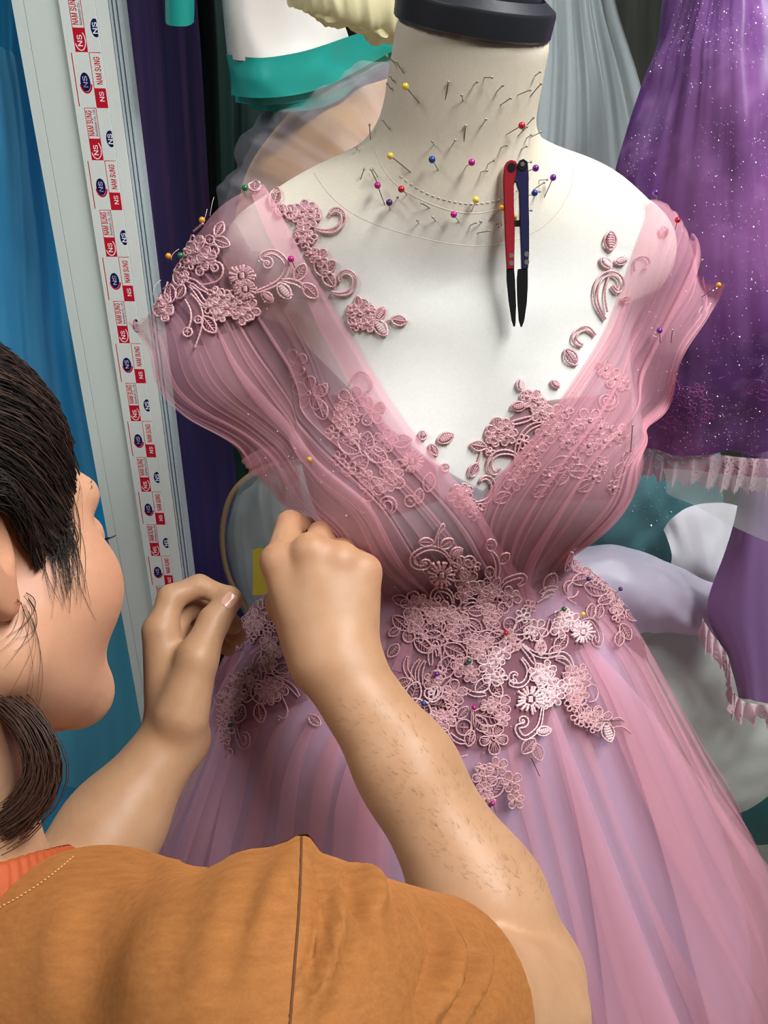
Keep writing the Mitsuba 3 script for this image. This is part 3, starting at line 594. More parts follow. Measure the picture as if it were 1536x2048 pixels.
# right hip and the arms of lace that run down it
scatter([('l', 450, 330, 20, 60), ('v2', [(360, 440), (430, 392), (510, 388)]), ('v2', [(372, 482), (440, 432), (490, 440)]), ('v', [(330, 520), (400, 480), (440, 470)]), ('fb', 200, 640, 15), ('f', 260, 560, 13), ('fb', 330, 760, 22), ('fb', 270, 800, 15), ('lb', 200, 740, 22, 35), ('v2', [(370, 835), (430, 770), (452, 670)]), ('fb', 560, 655, 19), ('fb', 650, 695, 18), ('fb', 540, 755, 19), ('fb', 610, 640, 12),
         ('db', 740, 790, 22), ('fb', 700, 740, 14), ('v2', [(730, 692), (820, 678), (880, 750), (910, 850), (882, 908), (840, 860), (858, 820)]), ('l', 820, 600, 15, 85), ('l', 892, 600, 14, 80), ('l', 545, 885, 19, 50), ('v2', [(600, 440), (590, 370), (640, 330)]), ('v', [(700, 420), (660, 470), (605, 480), (680, 532)]), ('l', 730, 312, 19, 12), ('l', 860, 395, 24, -18), ('l', 700, 175, 23, -45),
         ('f4', 800, 225, 16), ('f', 880, 300, 15), ('f', 955, 350, 14), ('f', 1030, 430, 17), ('l', 950, 495, 16, 20), ('f4', 1045, 560, 17), ('f', 1060, 645, 14), ('v2', [(1075, 520), (1150, 600), (1210, 670)]), ('l', 1130, 785, 18, -60), ('l', 1075, 850, 15, 80), ('v2', [(650, 60), (620, 150), (590, 230)]), ('l', 1180, 640, 14, -45),
         ('v2b', [(170, 885), (250, 975), (310, 1070)]), ('v2b', [(200, 900), (320, 985), (450, 1000), (560, 985), (620, 1030), (655, 1100)]), ('v2', [(500, 1030), (590, 1060), (640, 1120)]), ('fb', 330, 1150, 19), ('fb', 415, 1120, 19), ('fb', 440, 1220, 20), ('fb', 370, 1210, 17), ('fb', 510, 1290, 18), ('fb', 500, 1375, 17), ('fb', 420, 1340, 15), ('fb', 410, 1420, 14), ('f', 360, 920, 12), ('lb', 370, 930, 15, 85),
         ('f', 640, 1165, 17), ('fb', 620, 1265, 16), ('f', 720, 1150, 17), ('f', 740, 1220, 17), ('f', 660, 1370, 17), ('f', 725, 1345, 16), ('v', [(770, 1290), (830, 1260), (880, 1320), (860, 1400), (800, 1420)]), ('f', 650, 1450, 15), ('f', 725, 1450, 15), ('f', 705, 1560, 15), ('f', 760, 1590, 14), ('f', 810, 1540, 16), ('f', 905, 1570, 25), ('f', 850, 1640, 13), ('lxb', 970, 1690, 20, -75), ('r', 880, 1505, 11), ('f', 690, 1260, 14),
         ('v', [(1010, 1580), (1060, 1560), (1120, 1590)]), ('v', [(1020, 1650), (1090, 1640), (1180, 1700)]), ('v', [(700, 1230), (720, 1400), (740, 1540)]), ('l', 490, 960, 15, 40), ('f', 130, 900, 14)], 1000, 1090, 4.518)
# left hip
scatter([('f', 550, 380, 19), ('f', 640, 420, 19), ('f', 560, 480, 17), ('l', 640, 295, 15, 60), ('l', 700, 235, 17, 70), ('f', 600, 530, 18), ('f', 690, 535, 14), ('r', 770, 405, 11), ('f', 800, 525, 12), ('f4', 395, 710, 14), ('f', 555, 630, 14), ('f', 760, 680, 19), ('l', 740, 800, 18, 70), ('f', 825, 790, 16), ('v2', [(680, 790), (630, 850), (600, 930)]), ('f', 750, 920, 19), ('l', 900, 985, 20, 25),
         ('v2', [(660, 900), (700, 1000), (690, 1110)]), ('v2', [(790, 960), (860, 1045), (980, 1040)]), ('v2', [(780, 1080), (900, 1110), (1000, 1165), (1090, 1280)]), ('f', 740, 1150, 18), ('f', 835, 1210, 25), ('f', 755, 1275, 20), ('l', 540, 1210, 25, 75), ('l', 640, 1245, 22, -70), ('f', 400, 1110, 18), ('v2', [(580, 950), (480, 1060), (430, 1180), (400, 1240)]), ('f', 300, 1280, 19), ('r', 225, 1310, 12),
         ('f', 385, 1300, 18), ('f', 345, 1390, 19), ('f', 275, 1450, 17), ('l', 440, 1470, 19, 70), ('l', 660, 1460, 19, -80), ('v', [(905, 1280), (950, 1380), (965, 1470), (920, 1520), (860, 1490)]), ('f', 260, 1540, 14), ('l', 1260, 1540, 15, -40), ('f', 300, 1640, 15), ('v2', [(400, 1600), (425, 1740), (490, 1830), (530, 1785), (512, 1690), (465, 1690)]), ('f', 285, 1750, 12), ('v', [(330, 1900), (310, 1860), (345, 1850), (370, 1910)]),
         ('f', 500, 1060, 15), ('f', 440, 1240, 15), ('f', 600, 1120, 15), ('f', 680, 1200, 14), ('v', [(330, 1680), (330, 1800), (280, 1950)])], 400, 1160, 5.486)

# tiny beads on the lace and along the drapes, loose threads on the raw sleeve edge
scene['bead'] = {'type': 'principled', 'base_color': rgbd(rgb(240, 225, 228)), 'roughness': .15, 'metallic': .5}
_b = trimesh.creation.icosphere(subdivisions=1); _r = np.random.default_rng(77); bm = []
for (x, y, sx_, sy_, n_) in ((470, 580, 110, 60, 24), (920, 1230, 110, 70, 40), (950, 1390, 130, 90, 40), (1150, 1260, 80, 90, 24), (520, 1340, 50, 90, 24), (720, 880, 60, 90, 14), (1150, 880, 90, 90, 18), (560, 930, 60, 90, 10)):
    q = np.stack([_r.normal(x, sx_ * .6, n_), _r.normal(y, sy_ * .6, n_)], 1); h = lace_t.hit(q[:, 0], q[:, 1]); h = h[np.isfinite(h[:, 0])]
    if len(h):
        p, n = lace_t.near(h)
        for w in p + .0012 * n:
            b = _b.copy(); b.apply_scale(_r.uniform(.0004, .0007)); b.apply_translation(w); bm.append(b)
add('pink_gown__bead', join(bm), 'bead', kind='stuff', label='tiny silvery beads on the lace')
for a, b, c in (((420, 432), (424, 408), (428, 394)), ((404, 450), (412, 428), (414, 418)), ((288, 640), (277, 650), (274, 664)), ((322, 560), (310, 572), (306, 590)), ((358, 498), (346, 508), (342, 520)), ((1420, 610), (1412, 622), (1418, 634)), ((1405, 612), (1398, 626), (1404, 640))):
    d_ = .60 if a[0] < 800 else .64
    hh = lace_t.hit([a[0]], [a[1]])[0]
    if np.isfinite(hh[0]): d_ = (hh - CAM) @ F_
    add('pink_gown__loose_thread', tube(spline([P(*a, d_), P(*b, d_ - .002), P(*c, d_ - .001)], 8), .00022, 4), 'lace_bright')

# ------------------------------------------------------------------ pins
HEADC = {'yellow': (235, 205, 70), 'amber': (220, 150, 35), 'gold': (200, 150, 60), 'blue': (22, 62, 140), 'navy': (28, 34, 90), 'magenta': (185, 25, 130), 'purple': (70, 30, 100), 'violet': (110, 30, 140), 'red': (190, 25, 50), 'green': (15, 105, 60), 'teal': (40, 110, 100)}
for k, c in HEADC.items(): scene['pearl_' + k] = {'type': 'principled', 'base_color': rgbd(rgb(*c)), 'roughness': .18, 'specular': .7, 'metallic': .25, 'clearcoat': .8}
scene['steel'] = {'type': 'principled', 'base_color': rgbd(rgb(150, 145, 138)), 'roughness': .3, 'metallic': 1.0}
scene['steel_head'] = {'type': 'principled', 'base_color': rgbd(rgb(215, 210, 202)), 'roughness': .22, 'metallic': .9}
ball = trimesh.creation.icosphere(subdivisions=2)
pin_t = Target([join([_lm, fm])])
def pin(head, tip, colour, label, out=.009, tg=None, group=None):
    tg = tg or body
    h = tg.hit([tip[0]], [tip[1]])[0]
    if not np.isfinite(h[0]): h = tg.hit([tip[0] * .97 + 900 * .03], [tip[1]])[0]
    if not np.isfinite(h[0]): h = P(*tip, .56)
    dep = (h - CAM) @ F_
    hd = P(head[0], head[1], dep - out)
    r = .0021 if colour else .0009
    d = nrm(h - hd)
    key = 'dressmaker_pin'; n = 0
    while key + '__shaft' in scene: n += 1; key = f'dressmaker_pin_{n:03d}'
    add(key + '__shaft', tube([hd, h + d * .004], [.00032, .00026], 6), 'steel')
    b = ball.copy(); b.apply_scale(r * (1 if colour else np.array([1, 1, 1.0]))); b.apply_translation(hd)
    add(key + '__head', b, 'pearl_' + colour if colour else 'steel_head', label=(colour + ' pearl head') if colour else None)
    tag(key, label, 'pin', group or ('coloured head pins' if colour else 'small steel pins in the dress form\'s neck'))
g = lambda a: (700 + a[0] / 3.339, a[1] / 3.339)
for h, t, c, l in [
    ((370, 578), (462, 688), 'yellow', 'yellow headed pin high on the left side of the dress form\'s neck'), ((269, 1041), (405, 1150), 'yellow', 'long yellow headed pin at the left end of the neck seam'),
    ((548, 1066), (590, 1138), 'blue', 'blue headed pin low on the front of the neck'), ((813, 1084), (775, 1112), 'magenta', 'magenta headed pin on the neck right of the blue headed pin'),
    ((184, 1238), (233, 1370), 'magenta', 'magenta headed pin in the yoke left of the red headed pin'), ((262, 1353), (266, 1402), 'purple', 'dark purple headed pin in the yoke below the left magenta pin'),
    ((343, 1263), (381, 1302), 'red', 'red headed pin in the yoke beneath the left neck seam'), ((841, 1335), (813, 1410), 'yellow', 'yellow headed pin on the neck seam left of the snips'),
    ((693, 1432), (730, 1487), 'magenta', 'magenta headed pin in the yoke below the neck seam, nearest its lower edge'), ((1015, 1387), (927, 1478), 'amber', 'amber headed pin against the red handle of the snips'),
    ((1095, 1455), (1080, 1500), 'yellow', 'pale yellow headed pin between the two handles of the snips'), ((1147, 838), (1043, 900), 'red', 'red headed pin on the right side of the neck'),
    ((1240, 1123), (1130, 1165), 'violet', 'dark violet headed pin right of the pivot of the snips'), ((1356, 1186), (1298, 1317), 'violet', 'violet headed pin farthest right in the yoke'),
    ((1233, 1289), (1185, 1310), 'blue', 'blue headed pin right of the blue handle of the snips')]:
    pin(g(h), g(t), c, l)
for h, t, l in [
    ((247, 372), (305, 428), 'steel pin sticking out past the left outline of the neck, topmost there'), ((308, 410), (358, 490), 'steel pin in the neck just above the topmost yellow headed pin'), ((268, 508), (285, 540), 'tiny steel pin at the neck\'s left outline, above the yellow headed pin\'s level'),
    ((250, 560), (272, 592), 'tiny steel pin at the neck\'s left outline beside the yellow headed pin'), ((658, 548), (640, 650), 'upright steel pin with a pale head at mid neck'), ((746, 637), (755, 675), 'short steel pin below the pale headed pin at mid neck'), ((850, 548), (828, 565), 'short steel pin in the upper row on the neck, left one of three'),
    ((948, 518), (897, 517), 'level steel pin, highest in the middle of the neck'), ((1020, 572), (982, 610), 'slanting steel pin in the upper row on the neck, right one of three'), ((1072, 656), (1003, 703), 'long slanting steel pin on the right half of the neck'), ((1201, 602), (1118, 636), 'long steel pin next to the right outline of the neck'),
    ((1274, 561), (1202, 645), 'steel pin crossing the right outline of the neck'), ((1268, 481), (1238, 505), 'steel pin topmost at the right outline of the neck'), ((908, 797), (880, 840), 'slanting steel pin in the middle of the neck above the magenta pin'), ((772, 840), (762, 935), 'upright steel pin low in the middle of the neck'),
    ((549, 945), (560, 968), 'stubby steel pin above the blue headed pin on the neck'), ((703, 938), (683, 970), 'short steel pin between the blue and the magenta headed pins, above both'), ((1223, 789), (1150, 870), 'steel pin crossing the right outline above the red headed pin'), ((1180, 848), (1120, 910), 'steel pin right beneath the red headed pin on the neck'),
    ((1272, 884), (1200, 920), 'steel pin farthest right at the base of the neck'), ((1209, 902), (1180, 922), 'tiny steel pin at the right outline under the red headed pin'), ((1046, 970), (1010, 985), 'short steel pin above the snips, left of two'), ((1178, 978), (1146, 998), 'short steel pin above the snips, right of two'),
    ((960, 1072), (922, 1096), 'slanting steel pin just left of the pivot of the snips'), ((914, 1140), (875, 1148), 'level steel pin lowest left of the pivot of the snips'), ((1207, 1082), (1175, 1088), 'steel pin just right of the pivot of the snips'), ((130, 835), (137, 933), 'upright steel pin on the left shoulder in front of the peach tulle'),
    ((218, 802), (264, 864), 'steel pin at the left outline where the neck flares'), ((94, 1131), (70, 1198), 'steel pin farthest left in the yoke'), ((140, 1133), (190, 1240), 'long steel pin reaching down to the left magenta headed pin'), ((152, 1130), (185, 1180), 'steel pin beside the long one above the left magenta headed pin'),
    ((318, 1320), (314, 1328), 'stubby steel pin below the red headed pin in the yoke'), ((478, 1357), (532, 1390), 'slanting steel pin in the yoke under the dashed stitching'), ((450, 1472), (458, 1493), 'short steel pin low in the yoke, left of two'), ((552, 1450), (572, 1477), 'short steel pin low in the yoke, right of two'),
    ((840, 1488), (803, 1505), 'steel pin in the yoke below the seam\'s yellow headed pin'), ((870, 1478), (882, 1484), 'stubby steel pin left of the amber headed pin\'s tip'), ((931, 1542), (850, 1557), 'level steel pin lowest in the yoke beside the snips'), ((1005, 1488), (978, 1500), 'steel pin touching the red handle of the snips, upper of two'),
    ((1008, 1505), (990, 1518), 'steel pin touching the red handle of the snips, lower of two'), ((1212, 1406), (1130, 1416), 'level steel pin passing behind the blue handle of the snips'), ((1315, 1200), (1262, 1203), 'bent steel pin beside the rightmost violet headed pin'), ((1295, 1220), (1222, 1268), 'slanting steel pin above the blue headed pin at the snips'),
    ((1265, 1280), (1245, 1290), 'tiny steel pin touching the blue headed pin at the snips'), ((45, 985), (48, 1000), 'tiny steel pin on the crest of the left shoulder')]:
    pin(g(h), g(t), None, l, .006)
for h, t, c, l in [
    ((490, 376), (488, 384), 'green', 'green headed pin at the very top of the lace covered shoulder'), ((404, 440), (398, 452), 'amber', 'amber headed pin on the raw edge of the lace covered sleeve, upper of two'), ((361, 511), (358, 520), 'green', 'green headed pin in the lace near the outer edge of the sleeve'),
    ((337, 512), (336, 525), 'amber', 'amber headed pin at the outline of the lace covered sleeve, lower of two'), ((582, 518), (592, 540), 'magenta', 'magenta headed pin beside the big lace scroll on the shoulder'), ((1311, 385), (1314, 396), 'violet', 'violet headed pin at the crest of the shoulder against the purple gown'),
    ((1355, 440), (1352, 452), 'red', 'red headed pin on the outer edge of the plain sleeve'), ((1437, 570), (1412, 588), 'amber', 'amber headed pin at the outermost tip of the plain sleeve'), ((1319, 661), (1320, 678), 'violet', 'violet headed pin in the middle of the plain sleeve'),
    ((619, 919), (622, 928), 'gold', 'gold headed pin in the gathered drape above the hand'), ((1177, 1158), (1165, 1172), 'navy', 'navy headed pin in the lace on the hip beneath the bust'), ((1241, 1178), (1228, 1190), 'purple', 'dark purple headed pin at the outline of the lace covered hip'),
    ((1128, 1218), (1100, 1232), 'green', 'green headed pin at the right end of the waist lace'), ((1166, 1228), (1166, 1238), 'yellow', 'yellow headed pin in the lace scroll right of the waist'), ((1012, 1266), (1005, 1274), 'red', 'red headed pin in the middle of the waist lace'),
    ((938, 1322), (942, 1332), 'green', 'green headed pin in the lace just below the waist'), ((873, 1348), (842, 1322), 'violet', 'violet headed pin in the lace right of the forearm'), ((847, 1407), (892, 1412), 'blue', 'blue headed pin in the heart of a lace flower beside the forearm'),
    ((948, 1415), (952, 1470), 'magenta', 'magenta headed pin below the waist with its needle pointing down'), ((985, 1607), (990, 1620), 'magenta', 'magenta headed pin lowest on the skirt'), ((460, 1450), (462, 1460), 'green', 'dark green headed pin in the lace on the shaded left hip'),
    ((536, 1227), (540, 1236), 'yellow', 'yellow headed pin in the lace between the two hands'), ((773, 1338), (800, 1345), 'teal', 'teal headed pin half hidden behind the forearm')]:
    pin(h, t, c, l, .006, pin_t)
for h, t, l in [((1405, 520), (1411, 545), 'plain steel pin near the tip of the plain sleeve'), ((1345, 660), (1343, 676), 'plain steel pin right of the violet headed pin in the plain sleeve'), ((1062, 1575 - 60), (1076, 1545), 'dark needle hanging under the lowest right lace leaf'), ((790, 1173), (796, 1180), 'tiny steel pin at the waist beside the knuckles'),
                ((1265, 850), (1262, 892), 'bright steel pin along the outline of the bust'), ((1245, 1441), (1205, 1443), 'steel pin at the end of the lowest lace spray on the hip')]:
    pin(h, t, None, l, .004, pin_t, 'plain steel pins in the gown')

# ------------------------------------------------------------------ thread snips
import shapely.geometry as sg
s0 = body.hit([1031], [335])[0] + .011 * body.near(body.hit([1031], [335]))[1][0]
s1 = body.hit([1034], [650])[0] + .012 * body.near(body.hit([1034], [650]))[1][0]
sy = nrm(s0 - s1); sx_ = nrm(R_ - (R_ @ sy) * sy); sn = np.cross(sx_, sy)
if sn @ F_ > 0: sn = -sn
def on_plane(px, py, h=0.0):
    d = nrm(P(px, py, 1.0) - CAM); o = s1 + h * sn
    t = ((o - CAM) @ sn) / (d @ sn); w = CAM + d * t[..., None] - s1
    return np.stack([w @ sx_, w @ sy], -1)
def slab(poly, z0, z1, bev=.0007):
    q = sg.Polygon(on_plane(*np.array(poly, float).T)).buffer(-.0006).buffer(.0006)
    ms = []
    for a, b, k in ((z0, z0 + bev, -.6 * bev), (z0 + bev, z1 - bev, 0), (z1 - bev, z1, -.6 * bev)):
        pp = q.buffer(k)
        for gg in getattr(pp, 'geoms', [pp]):
            m = trimesh.creation.extrude_polygon(gg, b - a, engine='earcut'); m.apply_translation([0, 0, a]); ms.append(m)
    m = join(ms); v = np.asarray(m.vertices)
    m.vertices = s1 + v[:, :1] * sx_ + v[:, 1:2] * sy + v[:, 2:3] * sn
    return m
scene['enamel_red'] = {'type': 'principled', 'base_color': rgbd(rgb(140, 16, 30)), 'roughness': .25, 'clearcoat': .7, 'specular': .6}
scene['enamel_blue'] = {'type': 'principled', 'base_color': rgbd(rgb(22, 23, 62)), 'roughness': .25, 'clearcoat': .7, 'specular': .6}
scene['black_steel'] = {'type': 'principled', 'base_color': rgbd(rgb(30, 30, 30)), 'roughness': .35, 'metallic': .4}
SN = 'thread_snips'
add(SN + '__handle', slab([(1007, 334), (1012, 325), (1020, 321), (1029, 323), (1034, 331), (1031, 352), (1026, 372), (1026, 410), (1028, 460), (1027, 510), (1027, 537), (1012, 538), (1009, 480), (1007, 420), (1005, 360)], .0, .0042), 'enamel_red', smooth=25, label='red enamelled handle')
add(SN + '__handle', slab([(1033, 330), (1037, 322), (1045, 319), (1053, 325), (1055, 350), (1055, 400), (1056, 450), (1056, 505), (1054, 537), (1041, 538), (1040, 505), (1038, 455), (1037, 420), (1036, 385), (1030, 366), (1024, 366), (1030, 352)], .0006, .0048), 'enamel_blue', smooth=25, label='dark blue enamelled handle')
add(SN + '__blade', slab([(1012, 536), (1027, 536), (1029, 560), (1031, 610), (1030, 645), (1028, 659), (1022, 640), (1016, 600), (1012, 560)], .0012, .0030), 'black_steel', smooth=25, label='black blade on the red side')
add(SN + '__blade', slab([(1034, 538), (1054, 536), (1054, 570), (1052, 605), (1047, 640), (1041, 657), (1036, 640), (1033, 600), (1032, 560)], .0020, .0038), 'black_steel', smooth=25, label='black blade on the blue side')
add(SN + '__stop', slab([(1026, 441), (1043, 440), (1043, 453), (1026, 454)], .0008, .0035, .0004), 'black_steel', smooth=25)
def disc(px, py, r, h0, h1, mat, key, label=None):
    c = on_plane(np.array([px]), np.array([py]))[0]; m = trimesh.creation.cylinder(r, h1 - h0, sections=20); v = np.asarray(m.vertices) + [c[0], c[1], (h0 + h1) / 2]
    m.vertices = s1 + v[:, :1] * sx_ + v[:, 1:2] * sy + v[:, 2:3] * sn
    add(key, m, mat, smooth=30, label=label)
disc(1043, 332, .0030, .0046, .0056, 'black_steel', SN + '__pivot'); disc(1042, 330, .0013, .0056, .0062, 'steel_head', SN + '__pivot__rivet')
disc(1021, 336, .0026, .0040, .0048, 'black_steel', SN + '__pivot')
for x, y, h in ((1021, 511, .0040), (1021, 526, .0040), (1051, 508, .0046), (1051, 524, .0046)): disc(x, y, .0016, h, h + .0006, 'steel_head', SN + '__rivet')
tag(SN, 'thread snips with one red and one blue handle hanging on the chest', 'scissors')

# ------------------------------------------------------------------ aluminium profiles
pl0, pl1 = P(22, 0, .80), P(238, 1200, 1.163)
pa = nrm(pl0 - pl1); pb = nrm(R_ - (R_ @ pa) * pa); pn = np.cross(pb, pa); pn = pn if pn @ F_ < 0 else -pn
PMX = .80 / FPX   # metres per pixel at the top of the frame
lo_ = (pl1[2] - 0.0) / -pa[2]; base = pl1 + pa * lo_; length = 2.15 / pa[2]
def bar(sec):
    """extrusion of the outline sec (across, outwards) along the profile's length"""
    m = trimesh.creation.extrude_polygon(sg.Polygon(sec).buffer(-.0003).buffer(.0003), length, engine='earcut'); v = np.asarray(m.vertices)
    return trimesh.Trimesh(base + v[:, :1] * pb + v[:, 1:2] * pn + v[:, 2:3] * pa, m.faces if np.cross(pb, pn) @ pa > 0 else np.asarray(m.faces)[:, ::-1], process=False)
scene['alu_white'] = two(prin(rgb(205, 214, 207), .42, specular=.5)); scene['alu_film'] = two(prin(rgb(217, 222, 215), .3, specular=.5, clearcoat=.3)); scene['alu_grey'] = two(prin(rgb(176, 188, 192), .4, specular=.5))
w1 = 96 * PMX; w2 = 99 * PMX; w3 = 171 * PMX; w4 = 196 * PMX; w5 = 218 * PMX
add('aluminium_profile', bar([(0, -.022), (w1 - .001, -.022), (w1 - .001, 0), (.0125, 0), (.0122, -.0012), (.0115, -.0012), (.0112, 0), (0, 0)]), 'alu_white', smooth=20, label='wide plain white aluminium profile leaning beside the blue satin', cat='profile')
add('aluminium_profile_001__body', bar([(w2, -.022), (w4, -.022), (w4, .007), (w3 + .0006, .007), (w3 + .0002, .0062), (w3 - .0002, .0062), (w3 - .0006, .007), (w2, .007)]), 'alu_film', smooth=20)
tag('aluminium_profile_001', 'white aluminium profile in a protective film printed with red and navy marks', 'profile')
add('aluminium_profile_002', bar([(w4 + .0004, -.024), (w5, -.024), (w5, -.004), (w5 - .0018, -.004), (w5 - .0018, -.0015), (w5 - .004, -.0015), (w5 - .004, -.006), (w5 - .0052, -.006), (w5 - .0052, .002), (w5 - .0075, .002), (w5 - .0075, -.003), (w5 - .0086, -.003), (w5 - .0086, .0045), (w4 + .0004, .0045)]), 'alu_grey', smooth=20, label='narrow ridged grey white aluminium profile on the right of the film covered one', cat='profile')
scene['ink_red'] = two({'type': 'diffuse', 'reflectance': rgbd(rgb(190, 30, 48))}); scene['ink_navy'] = two({'type': 'diffuse', 'reflectance': rgbd(rgb(28, 28, 84))}); scene['ink_white'] = two({'type': 'diffuse', 'reflectance': rgbd(rgb(232, 232, 228))}); scene['ink_black'] = two({'type': 'diffuse', 'reflectance': rgbd(rgb(50, 50, 54))})
def along(px, py):
    d = nrm(P(px, py, 1.) - CAM); o = base + .007 * pn; w = CAM + d * (((o - CAM) @ pn) / (d @ pn)) - base
    return w @ pa, w @ pb
yb = [along(118 + .1546 * y + 25, y)[0] for y in (104, 322, 514, 685, 842, 983, 1110)]   # lower ends of the boxed marks
period = -np.mean(np.diff(yb[:5])); HP = period / 2
def film(ms, h=.00012):
    """flat shapes (along, across) -> world, printed on the film"""
    m = join(ms); v = np.asarray(m.vertices)
    m.vertices = base + v[:, 1:2] * pb + v[:, :1] * pa + (v[:, 2:3] + .007 + h) * pn
    return m
def box2(a0, a1, b0, b1, t=.0001):
    m = trimesh.creation.box([a1 - a0, b1 - b0, t]); m.apply_translation([(a0 + a1) / 2, (b0 + b1) / 2, 0]); return m
def word(s, a0, a1, b_base, capH, bold=False):
    """text running up the profile, its baseline at b_base"""
    m = meshkit.text_mesh(s, capH, .0001, bold); v = np.asarray(m.vertices, float); w = v[:, 0].max() - v[:, 0].min()
    v[:, 0] = (v[:, 0] - v[:, 0].min()) * (a1 - a0) / w + a0; v[:, 1] = b_base - v[:, 1]; m.vertices = v; return m
def oval(a, b, ra, rb, t0=0, t1=360, wid=None, z=.0):
    t = np.radians(np.linspace(t0, t1, 25)); o = np.stack([a + ra * np.cos(t), b + rb * np.sin(t)], 1)
    q = sg.LineString(o).buffer(wid) if wid else sg.Polygon(o)
    m = trimesh.creation.extrude_polygon(q, .0001, engine='earcut'); m.apply_translation([0, 0, z]); return m
fw = w3 - w2
def clip_b(m, lim):
    from trimesh.intersections import slice_mesh_plane
    return slice_mesh_plane(m, [0, -1, 0], [0, lim, 0], cap=False)
K = 'aluminium_profile_001__printed_mark'
for i in range(-1, 9):
    a0 = yb[0] - i * period; b0, b1 = w2 + .27 * fw, w2 + .62 * fw; sq = a0 + HP * .42
    def mark(red, white, navy, black):
        k = add(K, film(red), 'ink_red', smooth=False) if red else None
        if k is None: k = add(K, film(navy), 'ink_navy', smooth=False); navy = None
        for ms, c, n in ((white, 'ink_white', 'white_print'), (navy, 'ink_navy', 'navy_print'), (black, 'ink_black', 'black_print')):
            if ms: add(k + '__' + n, film(ms, .00022), c, smooth=False)
    t = .0006
    mark([box2(a0, sq, b0, b1), box2(sq, a0 + HP, b0, b0 + t), box2(sq, a0 + HP, b1 - t, b1), box2(a0 + HP - t, a0 + HP, b0, b1), word('NAM SUNG', sq + HP * .05, a0 + HP * .95, b0 + (b1 - b0) * .55, .0058, True)],
         [word('NS', a0 + HP * .10, a0 + HP * .30, b0 + (b1 - b0) * .66, .0048, True), oval(a0 + HP * .2, (b0 + b1) / 2, HP * .17, (b1 - b0) * .42, 40, 250, .0005)], None,
         [word('Aluminium Co., Ltd', sq + HP * .04, a0 + HP * .96, b0 + (b1 - b0) * .86, .0026)])
    c0 = a0 - HP * .53
    mark([oval(c0 - .0012, w2 + .43 * fw, HP * .17, fw * .155, 100, 260, .0009), box2(a0 - HP * .98, a0 - HP * .02, w2 + .13 * fw, w2 + .13 * fw + .0009)], [word('NS', c0 - HP * .10, c0 + HP * .11, w2 + .48 * fw, .0046, True)], [oval(c0, w2 + .42 * fw, HP * .17, fw * .14)], None)
    r0 = a0 - HP; rb = w2 + .64 * fw; rsq = r0 + HP * .36
    mark([clip_b(m, w3 - .0008) for m in (box2(r0, rsq, rb, w3), box2(rsq, r0 + HP, rb, rb + t), box2(r0 + HP - t, r0 + HP, rb, w3), word('NAM SUNG', rsq + HP * .07, r0 + HP * .92, rb + fw * .27, .0058, True))],
         [clip_b(m, w3 - .0008) for m in (word('NS', r0 + HP * .12, r0 + HP * .30, rb + fw * .26, .0046, True),)], None, None)
    o0 = a0 + HP * .42
    mark(None, [clip_b(word('NS', o0 - HP * .10, o0 + HP * .10, w2 + .97 * fw, .0046, True), w3 - .0008)], [clip_b(oval(o0, w2 + .92 * fw, HP * .16, fw * .13), w3 - .0008)], None)

# ------------------------------------------------------------------ hanging cloth
def at_y(px, py, y):
    d = nrm(P(px, py, 1.) - CAM); return CAM + d * (y / d[..., 1])[..., None]
def cloth_grid(rows, ys, n=90, m=120, folds=(), bumps=0.0, bump_s=9., seed=0, rail=None):
    """rows of (px, py) with world distances ys (scalar, or one per row/point) -> grid of points, folded along its length"""
    R = np.array(rows, float); Y = np.broadcast_to(np.asarray(ys, float).reshape(-1, 1) if np.ndim(ys) == 1 else np.asarray(ys, float), R.shape[:2])
    C = at_y(R[..., 0], R[..., 1], Y)
    if rail is not None:
        top = C[0].copy(); top[:, 2] = rail; top[:, 1] = Y[0]; mid = top * .5 + C[0] * .5; C = np.concatenate([top[None], mid[None], C])
    G = lattice(C, n, m)
    u, v = np.meshgrid(np.linspace(0, 1, n), np.linspace(0, 1, m), indexing='ij')
    nn = np.cross(np.gradient(G, axis=0), np.gradient(G, axis=1)); nn = nrm(nn); nn *= -np.sign((nn @ F_))[..., None]
    d = np.zeros_like(u)
    for a, k, ph, dr in folds: d += a * 3.2 * (meshkit.fbm(np.stack([k * 1.9 * (v + .03 * np.sin(3 * u + ph)) + ph * 7, u * (.7 + .35 * abs(dr)) + ph, u * 0 + ph * 3.1], -1), 2, int(ph * 10)) - .5)
    if bumps: d += bumps * (meshkit.fbm(np.stack([G[..., 0] * bump_s, G[..., 1] * bump_s, G[..., 2] * bump_s * .6], -1), 3, seed) - .5) * 2
    return G + d[..., None] * nn
def hang(key, rows, ys, mat, label, cat, part='cloth', **k):
    add(key + '__' + part if part else key, sheet(cloth_grid(rows, ys, **k)), mat); tag(key, label, cat)
def satin(name, c, rough=.38, **k): scene[name] = two(prin(c if isinstance(c, dict) else rgb(*c), rough, specular=.6, sheen=.4, **k))
RAIL = 1.95
satin('satin_blue', (52, 182, 240), .3); satin('satin_blue_pale', (84, 178, 208), .42); satin('satin_purple', (70, 54, 100), .35); satin('velvet_green', (12, 46, 40), .6); satin('black_cloth', (16, 16, 26), .7)
satin('satin_teal', (20, 146, 136), .4); satin('satin_white', (215, 210, 203), .4); satin('navy_cloth', (30, 26, 58), .5)
